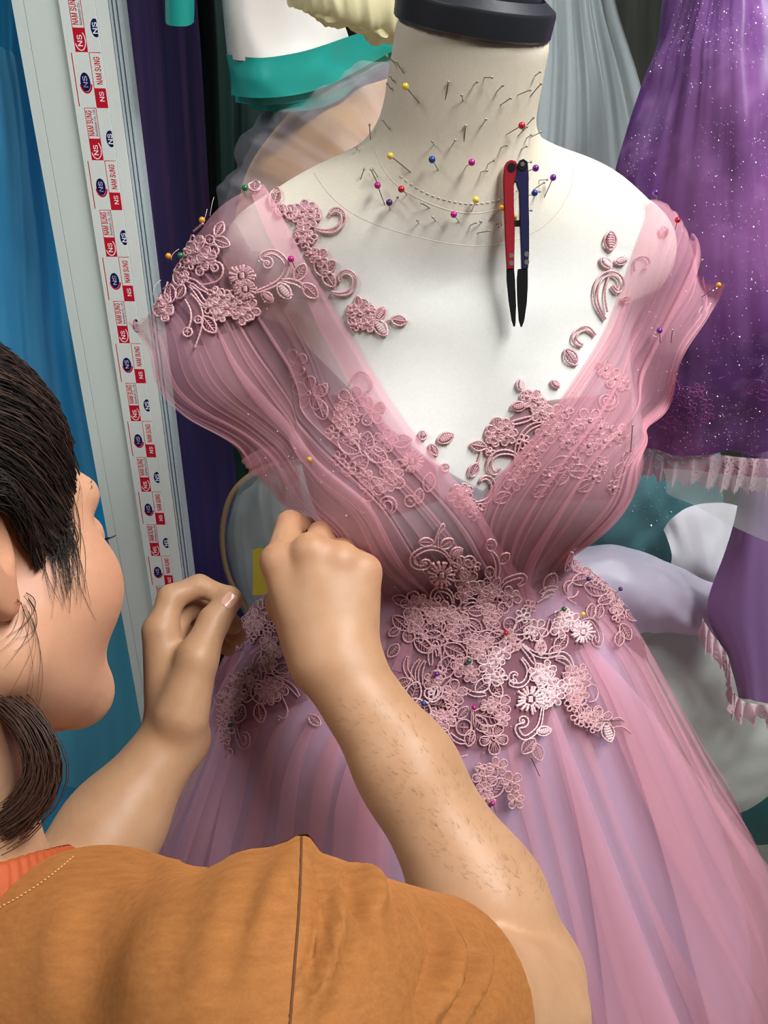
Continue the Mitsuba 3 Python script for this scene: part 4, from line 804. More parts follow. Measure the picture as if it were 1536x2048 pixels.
hang('blue_gown', [[(-90, -30), (0, -30), (80, -30), (150, -30)], [(-90, 300), (20, 300), (110, 300), (190, 300)], [(-90, 700), (40, 700), (150, 700), (250, 700)], [(-90, 1180), (70, 1180), (190, 1180), (310, 1180)], [(-90, 1660), (70, 1660), (190, 1660), (330, 1660)]], 1.08, 'satin_blue', 'bright blue satin gown hanging behind the aluminium profiles', 'gown',
     folds=((.040, 1.7, .8, 2.5), (.014, 4.1, 2., -2.), (.002, 12, .5, 3.)), bumps=.05, bump_s=5, n=130, m=150, rail=RAIL)
scene['organza_blue'] = sheer(rgb(120, 200, 232), .34)
add('blue_gown__organza_tier', sheet(cloth_grid([[(-90, 60), (0, 90), (60, 130), (110, 240)], [(-90, 300), (20, 300), (90, 350), (160, 420)], [(-90, 560), (20, 560), (110, 640), (210, 760)], [(-90, 900), (50, 900), (150, 950), (260, 1040)]], 1.02, folds=((.01, 4, .3, 2.), (.006, 9, 2, 1.)), bumps=.015, seed=4)), 'organza_blue', label='sheer blue organza layer')
add('blue_gown__tier', sheet(cloth_grid([[(90, 1080), (190, 1080), (270, 1080), (330, 1080)], [(100, 1300), (200, 1300), (310, 1310), (420, 1300)], [(104, 1480), (205, 1500), (310, 1500), (430, 1480)], [(106, 1560), (200, 1580), (300, 1576), (430, 1540)]], .97, folds=((.008, 2, .5, 1.), (.003, 5, 2., 2.)), seed=5)), 'satin_blue_pale', label='flat pale blue tier with a rounded hem')
add('blue_gown__underskirt', sheet(cloth_grid([[(30, 1480), (130, 1480), (235, 1500), (260, 1500), (420, 1500)], [(40, 1580), (130, 1580), (232, 1590), (260, 1590), (420, 1590)], [(60, 1690), (140, 1690), (235, 1690), (265, 1690), (420, 1690)]], np.array([[1.03, 1.02, 1.04, 1.03, 1.03]] * 3), folds=((.006, 3, .2, .5),), seed=6)), 'satin_blue', label='blue underskirt below the hem')
hang('purple_gown', [[(200, -30), (270, -30), (335, -30), (395, -30)], [(225, 250), (290, 250), (355, 260), (415, 260)], [(260, 540), (320, 540), (380, 560), (435, 560)], [(300, 820), (355, 820), (410, 830), (465, 840)], [(335, 1230), (385, 1230), (435, 1230), (490, 1230)]], 1.12, 'satin_purple', 'dark purple satin gown hanging right of the aluminium profiles', 'gown',
     folds=((.016, 1.6, 1.2, .8), (.006, 4, .5, 1.)), rail=RAIL)
hang('green_gown', [[(372, -30), (430, -30), (480, -30), (540, -30)], [(385, 250), (440, 250), (490, 250), (560, 250)], [(400, 700), (450, 700), (510, 700), (580, 700)], [(410, 1200), (470, 1200), (530, 1200), (600, 1200)]], 1.18, 'velvet_green', 'very dark green gown hanging left of the white and teal satin', 'gown', folds=((.02, 2, .8, .6), (.008, 5, 2, 1)), rail=RAIL)
hang('black_gown', [[(300, -30), (480, -30), (650, -30), (860, -30)], [(310, 500), (480, 500), (660, 500), (880, 500)], [(330, 1000), (500, 1000), (680, 1000), (900, 1000)], [(340, 1500), (520, 1500), (700, 1500), (900, 1500)]], 1.28, 'black_cloth', 'near black garment filling the gap behind the lace covered sleeve', 'gown', folds=((.02, 4, .4, .6), (.01, 9, 1, 1)), rail=RAIL)
hang('dark_garment_bag', [[(1090, -40), (1230, -40), (1360, -40), (1480, -40)], [(1090, 200), (1230, 200), (1360, 200), (1480, 200)], [(1080, 520), (1230, 520), (1360, 520), (1480, 520)], [(1060, 1100), (1230, 1100), (1360, 1100), (1540, 1100)]], 1.24, 'bag_dark', 'dark glossy garment bag hanging between the white veil and the purple glitter gown', 'bag', folds=((.012, 3, .4, 1.6), (.006, 7, 1, 1)), bumps=.012, rail=RAIL)
scene['bag_dark'] = two(prin(rgb(48, 50, 46), .22, specular=.7))
# teal ribbon end, white panel with a teal border
hang('teal_satin_end', [[(331, -40), (345, -40), (365, -40), (388, -40)], [(330, 0), (345, 4), (365, 4), (389, 0)], [(331, 44), (346, 52), (366, 53), (388, 44)]], [[.93, .905, .905, .93]] * 3, 'satin_teal', 'end of a teal satin sash at the top edge beside the green gown', 'cloth', n=40, m=50, rail=RAIL)
hang('white_satin_panel', [[(440, -40), (490, -40), (560, -40), (640, -40)], [(446, 20), (490, 22), (560, 20), (660, 10)], [(452, 70), (500, 80), (570, 80), (690, 50)], [(457, 116), (510, 122), (590, 112), (700, 80)]], [[.95, .925, .95, 1.0]] * 4, 'satin_white', 'white satin panel with a stepped teal border under the cream organza', 'cloth', n=60, m=70, folds=((.006, 2.3, .5, .5),), rail=RAIL)
for i, (dx, dy, y) in enumerate(((0, 0, 0), (8, 14, .012), (40, 28, .024))):
    add('white_satin_panel__teal_border', sheet(cloth_grid([[(455 + dx, 108), (510 + dx, 116), (600 + dx, 104), (720, 66), (830, 40)], [(460 + dx, 150 + dy * .6), (520 + dx, 160 + dy * .6), (600 + dx, 150 + dy * .6), (720, 110 + dy), (830, 60 + dy)], [(464 + dx, 190 + dy), (520 + dx, 196 + dy), (610 + dx, 186 + dy), (720, 140 + dy), (830, 80 + dy)]], np.array([[.946, .921, .945, .99, 1.03]] * 3) + y, n=40, m=70, folds=((.005, 2.5, .5, .5),))), 'satin_teal', label='teal satin border' if i == 0 else None)
scene['organza_cream'] = {'type': 'principledthin', 'base_color': rgbd(rgb(232, 222, 178)), 'roughness': .6, 'diff_trans': .6}
hang('cream_organza', [[(560, -90), (640, -90), (730, -90), (830, -90)], [(575, -20), (650, -20), (740, -10), (840, 0)], [(580, 5), (650, 28), (740, 50), (835, 66)], [(582, 18), (640, 42), (715, 68), (830, 108)]], [[.86, .82, .82, .86], [.84, .79, .79, .83], [.84, .79, .79, .83], [.86, .82, .82, .85]], 'organza_cream', 'cream organza bundle with a frayed lower edge left of the neck cap', 'cloth', n=70, m=90, folds=((.004, 5, .5, 2.), (.002, 11, 1, 1)), bumps=.008)
scene['tulle_lilac'] = sheer(rgb(200, 190, 200), .24); satin('satin_peach', (240, 190, 130), .5)
def dome(key, part, out, ys, mat, label=None, **k): add(key + '__' + part, sheet(cloth_grid(out, ys, **k)), mat, label=label)
pk = [[(440, 520), (470, 390), (520, 300), (600, 220), (700, 165), (830, 140)], [(500, 560), (540, 420), (600, 330), (680, 265), (760, 220), (860, 190)], [(600, 620), (640, 470), (690, 390), (750, 330), (800, 300), (880, 260)], [(700, 680), (740, 520), (780, 450), (830, 400), (860, 380), (900, 340)]]
dome('peach_tulle_skirt', 'underskirt', pk, [[1.02] * 6, [.93] * 6, [.90] * 6, [.92] * 6], 'satin_peach', 'peach satin underskirt', n=60, m=110, folds=((.010, 3, .5, 2.),), bumps=.016)
pk2 = [[(x - 12 + 0 * y, y - 14) for x, y in r] for r in pk]
dome('peach_tulle_skirt', 'tulle_layer', pk2, [[1.0] * 6, [.905] * 6, [.87] * 6, [.89] * 6], 'tulle_lilac', 'lilac grey tulle layer', n=60, m=160, folds=((.010, 4, .5, 2.), (.003, 9, 1, 2)))
dome('peach_tulle_skirt', 'tulle_layer', [[(x - 22, y - 30) for x, y in r] for r in pk], [[.99] * 6, [.885] * 6, [.85] * 6, [.87] * 6], 'tulle_lilac', None, n=60, m=160, folds=((.010, 5, 2.5, 2.), (.003, 10, .3, 2)))
tag('peach_tulle_skirt', 'puffed peach skirt under lilac grey tulle behind the left shoulder', 'skirt')
scene['veil_white'] = sheer(rgb(214, 226, 228), .42)
vr = [[(1085, -40), (1130, -40), (1170, -40), (1200, -40)], [(1075, 120), (1130, 120), (1185, 120), (1235, 120)], [(1060, 260), (1120, 260), (1190, 260), (1265, 270)], [(1040, 420), (1110, 420), (1190, 430), (1280, 430)], [(1030, 620), (1110, 620), (1200, 620), (1290, 620)]]
for i, (dx, y, s_) in enumerate(((0, 1.0, 1.0), (6, 1.03, 1.25), (-8, .97, .7))):
    add('white_veil__tulle_layer', sheet(cloth_grid([[(1130 + dx + (x - 1130) * s_, yy) for x, yy in r] for r in vr], y, n=70, m=130, folds=((.012, 2.2 + .4 * i, .5 + i, 1.), (.003, 5 + i, 1 + i, 2)), rail=RAIL if i < 3 else None)), 'veil_white')
tag('white_veil', 'greyish white tulle veil hanging behind the right side of the neck', 'veil')

# purple glitter gown
def glit(p, n, uv):
    a = fbm(p.x * 16, p.z * 16, p.y * 16); b = smoothstep(.45, .75, fbm(p.x * 9 + 3, p.z * 9, p.y * 9, 2))
    f_ = smoothstep(.52, .8, fbm(p.x * 70, p.z * 70, p.y * 70, 2)) * .3
    return f_ * mi.Color3f(rgb(170, 120, 178)) + (1 - f_) * mix(mix(rgb(74, 34, 98), rgb(108, 60, 132), a), rgb(138, 80, 132), b * .7)
scene['purple_cloth'] = two(prin(proc(glit), .4, specular=.5, sheen=.5)); scene['organza_purple'] = sheer(rgb(150, 104, 162), .28)
pg = [[(1348, -30), (1410, -30), (1480, -30), (1580, -30)], [(1300, 150), (1390, 150), (1480, 150), (1600, 150)], [(1256, 320), (1370, 330), (1480, 330), (1610, 330)], [(1225, 520), (1340, 540), (1480, 540), (1620, 540)], [(1215, 720), (1330, 740), (1480, 745), (1620, 745)], [(1225, 878), (1330, 890), (1450, 905), (1620, 912)]]
gp = cloth_grid(pg, [[.90, .86, .84, .84], [.87, .82, .80, .80], [.85, .80, .78, .78], [.84, .79, .76, .76], [.84, .79, .76, .76], [.85, .81, .79, .79]], n=110, m=130, folds=((.010, 2.0, .5, 3), (.004, 4, 2, -3)), bumps=.02, bump_s=12, seed=3, rail=RAIL)
add('purple_glitter_gown__skirt', sheet(gp), 'purple_cloth', label='deep purple satin layer')
gp2 = cloth_grid(pg, np.array([[.90, .86, .84, .84], [.87, .82, .80, .80], [.85, .80, .78, .78], [.84, .79, .76, .76], [.84, .79, .76, .76], [.85, .81, .79, .79]]) - .024, n=110, m=130, folds=((.008, 2.4, 1.5, 3), (.004, 5, 1, -3.5), (.0012, 11, 1, 4)), bumps=.020, bump_s=14, seed=9, rail=RAIL)
add('purple_glitter_gown__organza', sheet(gp2), 'organza_purple', label='glitter organza overlay')
scene['glitter'] = {'type': 'principled', 'base_color': rgbd([.95, .9, .98]), 'roughness': .25, 'metallic': .6}
def glitter(G, k, seed, lo=.0003, hi=.0009):
    r = np.random.default_rng(seed); n, m = G.shape[:2]; i = r.integers(1, n - 1, k * 6); j = r.integers(1, m - 1, k * 6)
    c = G[i, j]; w = meshkit.fbm(c * 22, 2, seed); o = np.argsort(-w + r.uniform(0, 1.1, len(w)))[:k]; c = c[o] + r.normal(0, .004, (k, 3)) * [1, .1, 1] - F_ * .002
    ms_v, ms_f = [], []
    s = r.uniform(lo, hi, k) * r.choice([1, 1, 1.5], k)
    for q in range(k):
        nn = nrm(-F_ + r.normal(0, .55, 3)); a = nrm(np.cross(nn, [0.1, .2, 1])); b = np.cross(nn, a); t = np.arange(5) * 2 * np.pi / 5
        ms_v.append(c[q] + s[q] * (np.cos(t)[:, None] * a + np.sin(t)[:, None] * b)); ms_f.append(np.array([[0, 1, 2], [0, 2, 3], [0, 3, 4]]) + 5 * q)
    return trimesh.Trimesh(np.vstack(ms_v), np.vstack(ms_f), process=False)
add('purple_glitter_gown__glitter', glitter(gp2, 4200, 2, .0002, .00052), 'glitter', smooth=False, label='silver glitter flecks', kind='stuff')
tag('purple_glitter_gown', 'purple glitter gown with a lace trimmed hem hanging at the right', 'gown')
scene['purple_lace'] = two(prin(rgb(150, 72, 140), .5)); scene['trim_lace'] = two(prin(rgb(204, 170, 178), .6))
pur_t = Target([tri_mesh for tri_mesh in [join([sheet(gp2)])]])
def put2(kind, m):
    if m.c: add('purple_glitter_gown__' + NAMES[kind], join(m.c + m.f), 'purple_lace')
CORD_ = CORD
for x, y, r in ((1395, 782, 15), (1413, 812, 14), (1382, 815, 13), (1405, 838, 10), (1378, 835, 10), (1345, 850, 20), (1420, 835, 9)): put2('f', flower(x, y, r, 5, None, pur_t, hatch=False))
for x, y, r, a in ((1342, 782, 24, 70), (1362, 790, 22, 40), (1325, 800, 20, 100), (1362, 828, 26, -15), (1350, 805, 24, 20), (1325, 840, 24, -30), (1372, 850, 24, -55), (1510, 775, 22, 20), (1525, 790, 18, -20), (1330, 870, 20, -50), (1305, 830, 20, 10)): put2('l', leaf(x, y, r, a, pur_t))
def ruffle(key, part, top, drop, ys, mat, label=None, waves=9, n=24, m=400, amp=.010, scal=30, seed=0):
    q = spline(top, m); A = at_y(q[:, 0], q[:, 1], np.interp(np.linspace(0, 1, m), np.linspace(0, 1, len(ys)), ys)); u = np.linspace(0, 1, n); t = np.linspace(0, 1, m); G = np.empty((n, m, 3)); r = np.random.default_rng(seed); ph = r.uniform(0, 6, 3)
    along_ = nrm(np.gradient(A, axis=0)); outv = -nrm(np.cross(along_, [0, 0, 1.])); outv *= np.sign((outv @ -F_))[:, None]
    w = np.sin(2 * np.pi * waves * (t + .02 * np.sin(11 * t + ph[0])) + ph[1])
    for i, k in enumerate(u):
        edge = 1 + (.14 * np.abs(np.sin(np.pi * scal * t)) + .05 * np.sin(2 * np.pi * scal * 3 * t)) * k ** 4
        G[i] = A + outv * (k ** .8 * (amp * w + amp * .6))[:, None] + along_ * (.5 * amp * k * np.cos(2 * np.pi * waves * t + ph[1]))[:, None] + np.array([0, 0, -1.]) * (drop * k * edge)[:, None]
    add(key + '__' + part, sheet(G), mat, label=label)
def lace_holes(p, n, uv):
    d1, d2, c = voronoi(p.x * 330 + p.y * 120, p.z * 330); return dr.select(d1 < .28 * c + .08, 0.25, 1.0)
scene['trim_net'] = {'type': 'mask', 'opacity': proc(lace_holes), 'b': two(prin(rgb(208, 176, 184), .6))}
ruffle('purple_glitter_gown', 'lace_trim', [(1236, 878), (1290, 886), (1350, 897), (1430, 908), (1500, 916), (1620, 920)], .040, [.845, .82, .80, .79, .785, .785], 'trim_net', 'pale pink gathered lace trim', waves=13, scal=34, amp=.007)

# teal glitter cloth, satin heaps, sheer corner, mauve panel, puffed bag
satin('satin_teal_dark', (74, 116, 122), .45); satin('satin_ivory', (214, 214, 218), .38); satin('satin_lilac', (188, 180, 198), .4); satin('satin_mauve', (132, 98, 146), .42)
tg = cloth_grid([[(1120, 840), (1220, 850), (1320, 860), (1440, 870)], [(1120, 950), (1220, 960), (1320, 960), (1450, 980)], [(1120, 1060), (1200, 1060), (1300, 1060), (1440, 1080)], [(1120, 1180), (1200, 1180), (1300, 1180), (1440, 1190)]], [[1.08, 1.07, 1.07, 1.07], [1.06, 1.05, 1.05, 1.05], [1.05, 1.04, 1.04, 1.05], [1.04, 1.03, 1.03, 1.05]], n=70, m=80, bumps=.02, bump_s=12, folds=((.006, 2, .4, 2),))
add('teal_glitter_cloth__fabric', sheet(tg), 'satin_teal_dark'); add('teal_glitter_cloth__glitter', glitter(tg, 260, 5), 'glitter', smooth=False, kind='stuff', label='glitter flecks'); tag('teal_glitter_cloth', 'dull teal glitter cloth behind the bust, beneath the lace trimmed hem', 'cloth')
heap = lambda key, rows, ys, mat, label, **k: (add(key + '__fabric', sheet(cloth_grid(rows, ys, n=90, m=110, **k)), mat), tag(key, label, 'cloth'))
heap('ivory_satin', [[(1325, 1060), (1365, 1020), (1420, 1005), (1470, 1010), (1520, 1030)], [(1335, 1080), (1380, 1060), (1430, 1050), (1480, 1060), (1525, 1080)], [(1345, 1110), (1390, 1110), (1440, 1105), (1480, 1110), (1520, 1130)], [(1335, 1150), (1390, 1150), (1440, 1150), (1490, 1160), (1520, 1180)], [(1300, 1200), (1390, 1200), (1440, 1200), (1500, 1210), (1530, 1230)]],
     [[1.0] * 5, [.985] * 5, [.97] * 5, [.965] * 5, [.97] * 5], 'satin_ivory', 'crumpled ivory satin lying left of the mauve panel', folds=((.006, 2.5, .3, 2.),), bumps=.010, bump_s=14)
heap('lilac_satin', [[(1110, 1090), (1160, 1100), (1230, 1095), (1300, 1110), (1400, 1150), (1490, 1170)], [(1120, 1130), (1180, 1125), (1240, 1120), (1310, 1130), (1400, 1170), (1490, 1190)], [(1150, 1180), (1220, 1170), (1280, 1170), (1340, 1180), (1420, 1200), (1490, 1210)], [(1190, 1240), (1250, 1225), (1310, 1225), (1370, 1235), (1430, 1250), (1490, 1260)], [(1220, 1300), (1280, 1275), (1330, 1275), (1390, 1280), (1440, 1290), (1500, 1300)]],
     [[.945] * 6, [.90] * 6, [.87] * 6, [.86] * 6, [.88] * 6], 'satin_lilac', 'soft lilac white satin heap beside the hip of the gown', folds=((.006, 2, .8, 3.),), bumps=.014, bump_s=11, seed=4)
scene['organza_white'] = sheer(rgb(205, 215, 210), .32)
heap('white_organza', [[(1325, 935), (1400, 940), (1470, 950), (1580, 960)], [(1332, 965), (1420, 975), (1480, 985), (1580, 1010)], [(1334, 985), (1420, 1010), (1490, 1040), (1580, 1080)], [(1345, 992), (1400, 1016), (1470, 1055), (1580, 1100)]], [[.775, .77, .765, .76]] * 4, 'organza_white', 'pointed corner of sheer white organza below the lace trimmed hem', bumps=.004)
add('mauve_panel__fabric', sheet(cloth_grid([[(1484, 900), (1510, 900), (1545, 900), (1620, 900)], [(1474, 1010), (1500, 1010), (1545, 1010), (1620, 1010)], [(1440, 1130), (1485, 1130), (1545, 1130), (1620, 1130)], [(1415, 1225), (1475, 1230), (1545, 1230), (1620, 1230)], [(1452, 1310), (1490, 1320), (1545, 1320), (1620, 1320)], [(1478, 1395), (1500, 1400), (1545, 1408), (1620, 1410)]], [[.84, .82, .83, .82]] * 6, folds=((.005, 1.6, .3, 1.), (.002, 3, 1, 1)), n=70, m=70)), 'satin_mauve')
ruffle('mauve_panel', 'lace_trim', [(1405, 1236), (1430, 1275), (1455, 1310), (1462, 1345), (1466, 1380), (1480, 1398), (1510, 1408), (1600, 1412)], .028, [.835, .83, .83, .83, .83, .82, .82, .82], 'trim_net', 'pale pink lace edging', waves=14, scal=26, amp=.012, seed=3)
tag('mauve_panel', 'mauve satin panel with pink lace edging at the right edge', 'cloth')
satin('bag_white', (205, 214, 204), .34)
heap('white_cloth_bag', [[(1230, 1330), (1290, 1275), (1370, 1262), (1460, 1275), (1620, 1300)], [(1240, 1400), (1310, 1350), (1390, 1340), (1470, 1345), (1620, 1360)], [(1250, 1480), (1330, 1440), (1400, 1430), (1480, 1430), (1620, 1440)], [(1300, 1580), (1370, 1530), (1430, 1510), (1500, 1500), (1620, 1500)], [(1360, 1700), (1420, 1610), (1470, 1585), (1530, 1555), (1620, 1530)], [(1420, 1780), (1450, 1650), (1490, 1615), (1540, 1585), (1620, 1550)]],
     [[.95] * 5, [.91] * 5, [.885] * 5, [.875] * 5, [.88] * 5, [.90] * 5], 'bag_white', 'puffed greenish white cloth bag behind the skirt at the right', bumps=.012, bump_s=10, seed=6)
satin('teal_dark_cloth', (28, 84, 84), .5)
heap('dark_teal_cloth', [[(1440, 1590), (1500, 1560), (1560, 1530), (1640, 1510)], [(1440, 1640), (1500, 1620), (1560, 1600), (1640, 1590)], [(1440, 1705), (1500, 1700), (1560, 1690), (1640, 1680)]], [[1.02] * 4, [1.0] * 4, [1.0] * 4], 'teal_dark_cloth', 'dark teal cloth below the white bag at the lower right', folds=((.006, 2, .3, 2.),), bumps=.01)
# clear bag with tan piping behind the hands
scene['plastic_clear'] = {'type': 'mask', 'opacity': .45, 'b': two(prin(rgb(178, 188, 184), .25, specular=.7))}; satin('tan_piping', (150, 122, 84), .5); satin('white_tulle', (176, 182, 178), .7); satin('yellow_patch', (190, 170, 50), .5)
bagr = [[(466, 985), (500, 950), (560, 925), (640, 915), (740, 915)], [(446, 1040), (500, 1000), (570, 970), (650, 960), (740, 960)], [(446, 1110), (510, 1080), (580, 1050), (650, 1040), (740, 1040)], [(466, 1180), (520, 1170), (590, 1150), (660, 1140), (740, 1140)], [(510, 1270), (560, 1270), (620, 1260), (680, 1250), (740, 1250)], [(560, 1400), (600, 1400), (640, 1400), (690, 1400), (740, 1400)]]
add('clear_garment_bag__sheet', sheet(cloth_grid(bagr, [[.98, .94, .92, .92, .93]] * 6, n=70, m=80, bumps=.008, bump_s=14)), 'plastic_clear')
add('clear_garment_bag__white_tulle', sheet(cloth_grid([[(x + 14, y + 8) for x, y in r] for r in bagr], [[1.02, .98, .96, .96, .97]] * 6, n=70, m=100, folds=((.008, 3, .5, 1), (.004, 9, 1, 2)))), 'white_tulle', label='white tulle folded inside')
add('clear_garment_bag__piping', tube(at_y(*spline([(560, 925), (505, 948), (466, 985), (450, 1025), (444, 1065), (447, 1115), (462, 1165), (485, 1205), (508, 1262), (556, 1395)], 50).T, np.full(50, .965)), .0042, 8), 'tan_piping', label='tan piping along the edge')
add('clear_garment_bag__yellow_patch', sheet(cloth_grid([[(505, 1100), (520, 1096), (540, 1100)], [(506, 1140), (522, 1138), (545, 1140)], [(505, 1190), (522, 1190), (545, 1190)]], [[.915] * 3] * 3, n=20, m=20)), 'yellow_patch', label='yellow patch')
tag('clear_garment_bag', 'clear garment bag with tan piping holding white tulle behind the hands', 'bag')
add('clothes_rail', join([tube([[X0 + .02, y, RAIL + .03], [X1 - .02, y, RAIL + .03]], .014, 12) for y in (1.08,)]), 'steel', smooth=40, label='steel clothes rail above the hanging gowns', cat='rail')

# ------------------------------------------------------------------ the seamstress
# joints, from photo position and distance
RS, RE, RF1, RF2, RW = P(560, 2020, .300), P(1036, 1955, .478), P(962, 1800, .490), P(815, 1538, .512), P(672, 1325, .530)
RU = P(1034, 2022, .447)      # the upper arm's end at the elbow
NB = P(-115, 1835, .43); LS = P(-720, 1860, .52); LE = P(-20, 2000, .49); LF = P(225, 1655, .565); LW = P(347, 1478, .590)
HC = P(-132, 1150, .42)      # middle of the head between the ears
PHI = .505
hf = nrm(math.sin(PHI) * R_ + .019 * U_ + math.cos(PHI) * F_); hu = U_ - .237 * R_; hu = nrm(hu - (hu @ hf) * hf); hr = np.cross(hf, hu)
HM = np.stack([hr, hf, hu], 1)        # local x = her right, y = forward, z = up
HS = .953
H = lambda p: HC + HS * (np.asarray(p, float) @ HM.T)
Hinv = lambda w: (np.asarray(w) - HC) @ HM / HS
def head_sdf(w, ear=True):
    p = Hinv(w); q = np.stack([np.abs(p[:, 0]), p[:, 1], p[:, 2]], 1)
    d = ellip(p, (0, -.012, .048), (.075, .096, .086))
    d = smin(d, ellip(p, (0, .034, -.012), (.064, .062, .082)), .02)
    d = smin(d, cone(q, (.050, .004, -.050), (.016, .070, -.082), .022, .018), .028)
    d = smin(d, np.linalg.norm(q - [.045, .046, -.020], axis=1) - .0325, .022)          # cheeks
    d = smin(d, np.linalg.norm((p - [0, .078, -.086]) / [1.2, 1, 1], axis=1) - .016, .018)   # chin
    d = smin(d, cone(q, (.010, .088, .040), (.044, .070, .036), .010, .011), .012)     # brow
    d = smax(d, -(np.linalg.norm(q - [.031, .098, .014], axis=1) - .015), .012)        # eye sockets
    d = smin(d, np.linalg.norm(q - [.030, .078, .013], axis=1) - .0135, .004)          # lids
    d = smin(d, cone(p, (0, .088, .024), (0, .109, -.018), .007, .0105), .010)         # nose
    d = smin(d, np.linalg.norm(q - [.011, .098, -.022], axis=1) - .007, .006)
    d = smin(d, cone(q, (0, .0935, -.046), (.018, .084, -.048), .0062, .003), .006)    # lips
    d = smin(d, cone(q, (0, .0915, -.057), (.016, .083, -.054), .0066, .003), .005)
    if not ear: return HS * d
    ea = q - [.070, -.018, -.002]; ea = np.stack([ea[:, 0] * .90 + ea[:, 1] * .43, -ea[:, 0] * .43 + ea[:, 1] * .90, ea[:, 2]], 1)
    e = ellip(ea, (.006, -.004, 0), (.0095, .0175, .0275)); e = smin(e, np.linalg.norm(ea - [.004, .005, -.0245], axis=1) - .0078, .008)
    e = smax(e, -(np.linalg.norm((ea - [.017, .000, .004]) / [1, 1, 1.5], axis=1) - .0105), .004)
    e = smin(e, cone(ea, (.005, .010, -.004), (.006, .012, .004), .0035, .003), .003)
    return HS * smin(d, e, .004)
def chain(w, pts, rs, k=.006):
    d = None
    for a, b, r1, r2 in zip(pts[:-1], pts[1:], rs[:-1], rs[1:]):
        c = cone(w, a, b, r1, r2); d = c if d is None else smin(d, c, k)
    return d
# right hand: back of the hand to the camera, fingers closed on the cloth
R_K = [P(560, 1125, .548), P(623, 1105, .540), P(681, 1122, .541), P(728, 1145, .546)]
R_P = [P(580, 1048, .583), P(643, 1068, .580), P(686, 1100, .576), P(716, 1122, .572)]
R_D = [P(612, 1058, .600), P(664, 1082, .598), P(700, 1112, .593), P(722, 1138, .588)]
R_T = [P(618, 1090, .602), P(665, 1108, .600), P(700, 1135, .596), P(722, 1158, .592)]
def rhand_sdf(w):
    d = None
    wr = [P(634, 1318, .532), P(655, 1318, .528), P(680, 1318, .529), P(702, 1316, .532)]
    for i in range(4):
        c = cone(w, wr[i], R_K[i], .0185, (.0135, .0132, .0125, .0122)[i]); d = c if d is None else smin(d, c, .012)
    for i in range(4):
        d = smin(d, np.linalg.norm(w - (R_K[i] - .0015 * F_ + .001 * U_), axis=1) - (.0118, .0118, .011, .0105)[i], .006)
        f = chain(w, [R_K[i], R_P[i], R_D[i], R_T[i]], [(.0116, .0110, .0106, .0101)[i], (.0099, .0096, .0090, .0084)[i], .0086, .0076], .003)
        d = smin(d, f, .0016)
    th = chain(w, [P(618, 1285, .545), P(572, 1205, .566), P(590, 1140, .592), P(618, 1108, .605)], [.017, .0135, .011, .009], .006)
    return smin(d, th, .012)
# left hand: thumb and forefinger pinched, seen from the thumb's side
L_F = [([P(322, 1262, .603), P(342, 1196, .612), P(398, 1172, .620), P(452, 1192, .618)], [.0122, .0100, .0088, .0076]),
       ([P(330, 1280, .622), P(368, 1212, .640), P(428, 1214, .648), P(466, 1250, .642)], [.0128, .0108, .0095, .0080]),
       ([P(340, 1300, .640), P(384, 1238, .664), P(434, 1240, .668), P(474, 1272, .660)], [.0120, .0102, .0090, .0078]),
       ([P(354, 1322, .654), P(392, 1272, .678), P(430, 1272, .682), P(456, 1296, .676)], [.0108, .0092, .0082, .0072])]
def lhand_sdf(w):
    d = None
    for i, (pts, rs) in enumerate(L_F):
        c = cone(w, LW + (.004 + .006 * i) * F_ - .004 * U_, pts[0], .019, rs[0] + .002); d = c if d is None else smin(d, c, .012)
    for pts, rs in L_F: d = smin(d, chain(w, pts, rs, .004), .004)
    th = chain(w, [P(362, 1430, .582), P(394, 1318, .588), P(428, 1242, .604), P(463, 1200, .612)], [.0205, .0150, .0112, .0088], .006)
    return smin(d, th, .009)
TD = nrm(-.02 * R_ - .80 * U_ + .42 * F_)      # down the back
TL = nrm(LS - RS)
def trunk_sdf(w):
    sh = RS * .5 + LS * .5
    d = chain(w, [RS + .01 * TD, RS + .5 * (NB - RS) + .024 * TD, NB + .062 * TD], [.046, .047, .052], .03)
    d = smin(d, chain(w, [NB + .062 * TD, LS + .02 * TD], [.062, .052], .03), .03)
    c = NB + .26 * TD + .03 * F_; M = np.stack([TL, TD, nrm(np.cross(TL, TD))], 1)
    return smin(d, ellip(w, c, (.155, .25, .105), M), .05)
def arm_r(w):
    d = chain(w, [RS, RU], [.043, .0385], .02)
    f = chain(w, [RE, RF1, RF2, RW], [.0375, .0365, .0290, .0262], .02)
    d = smin(d, f, .0035); d = smin(d, cone(w, RE + .004 * R_, RU + .004 * R_, .036, .036), .006)
    return smin(d, np.linalg.norm(w - P(728, 1330, .522), axis=1) - .0105, .010)       # wrist bone
def arm_l(w):
    d = chain(w, [LS, LE], [.05, .042], .02)
    return smin(d, chain(w, [LE, LF, LW], [.040, .0325, .0235], .02), .01)
def neck_sdf(w): return chain(w, [H((0, -.030, -.03)), NB + .01 * TD], [.050, .056], .02)
def body_sdf(w):
    d = trunk_sdf(w); d = smin(d, neck_sdf(w), .03)
    d = smin(d, arm_r(w), .02); d = smin(d, arm_l(w), .02)
    d = smin(d, head_sdf(w), .015)
    near = np.linalg.norm(w - P(640, 1180, .56), axis=1) < .16
    if near.any(): d[near] = smin(d[near], rhand_sdf(w[near]), .010)
    near = np.linalg.norm(w - P(390, 1290, .61), axis=1) < .16
    if near.any(): d[near] = smin(d[near], lhand_sdf(w[near]), .010)
    return d
allp = np.array([RS, RE, RU, LS, LE, LW, HC, NB + .48 * TD, R_T[0], L_F[2][0][2]])
pm = nets(body_sdf, allp.min(0) - .16, allp.max(0) + .16, .0026)
pm = smooth_mesh(pm, 3)
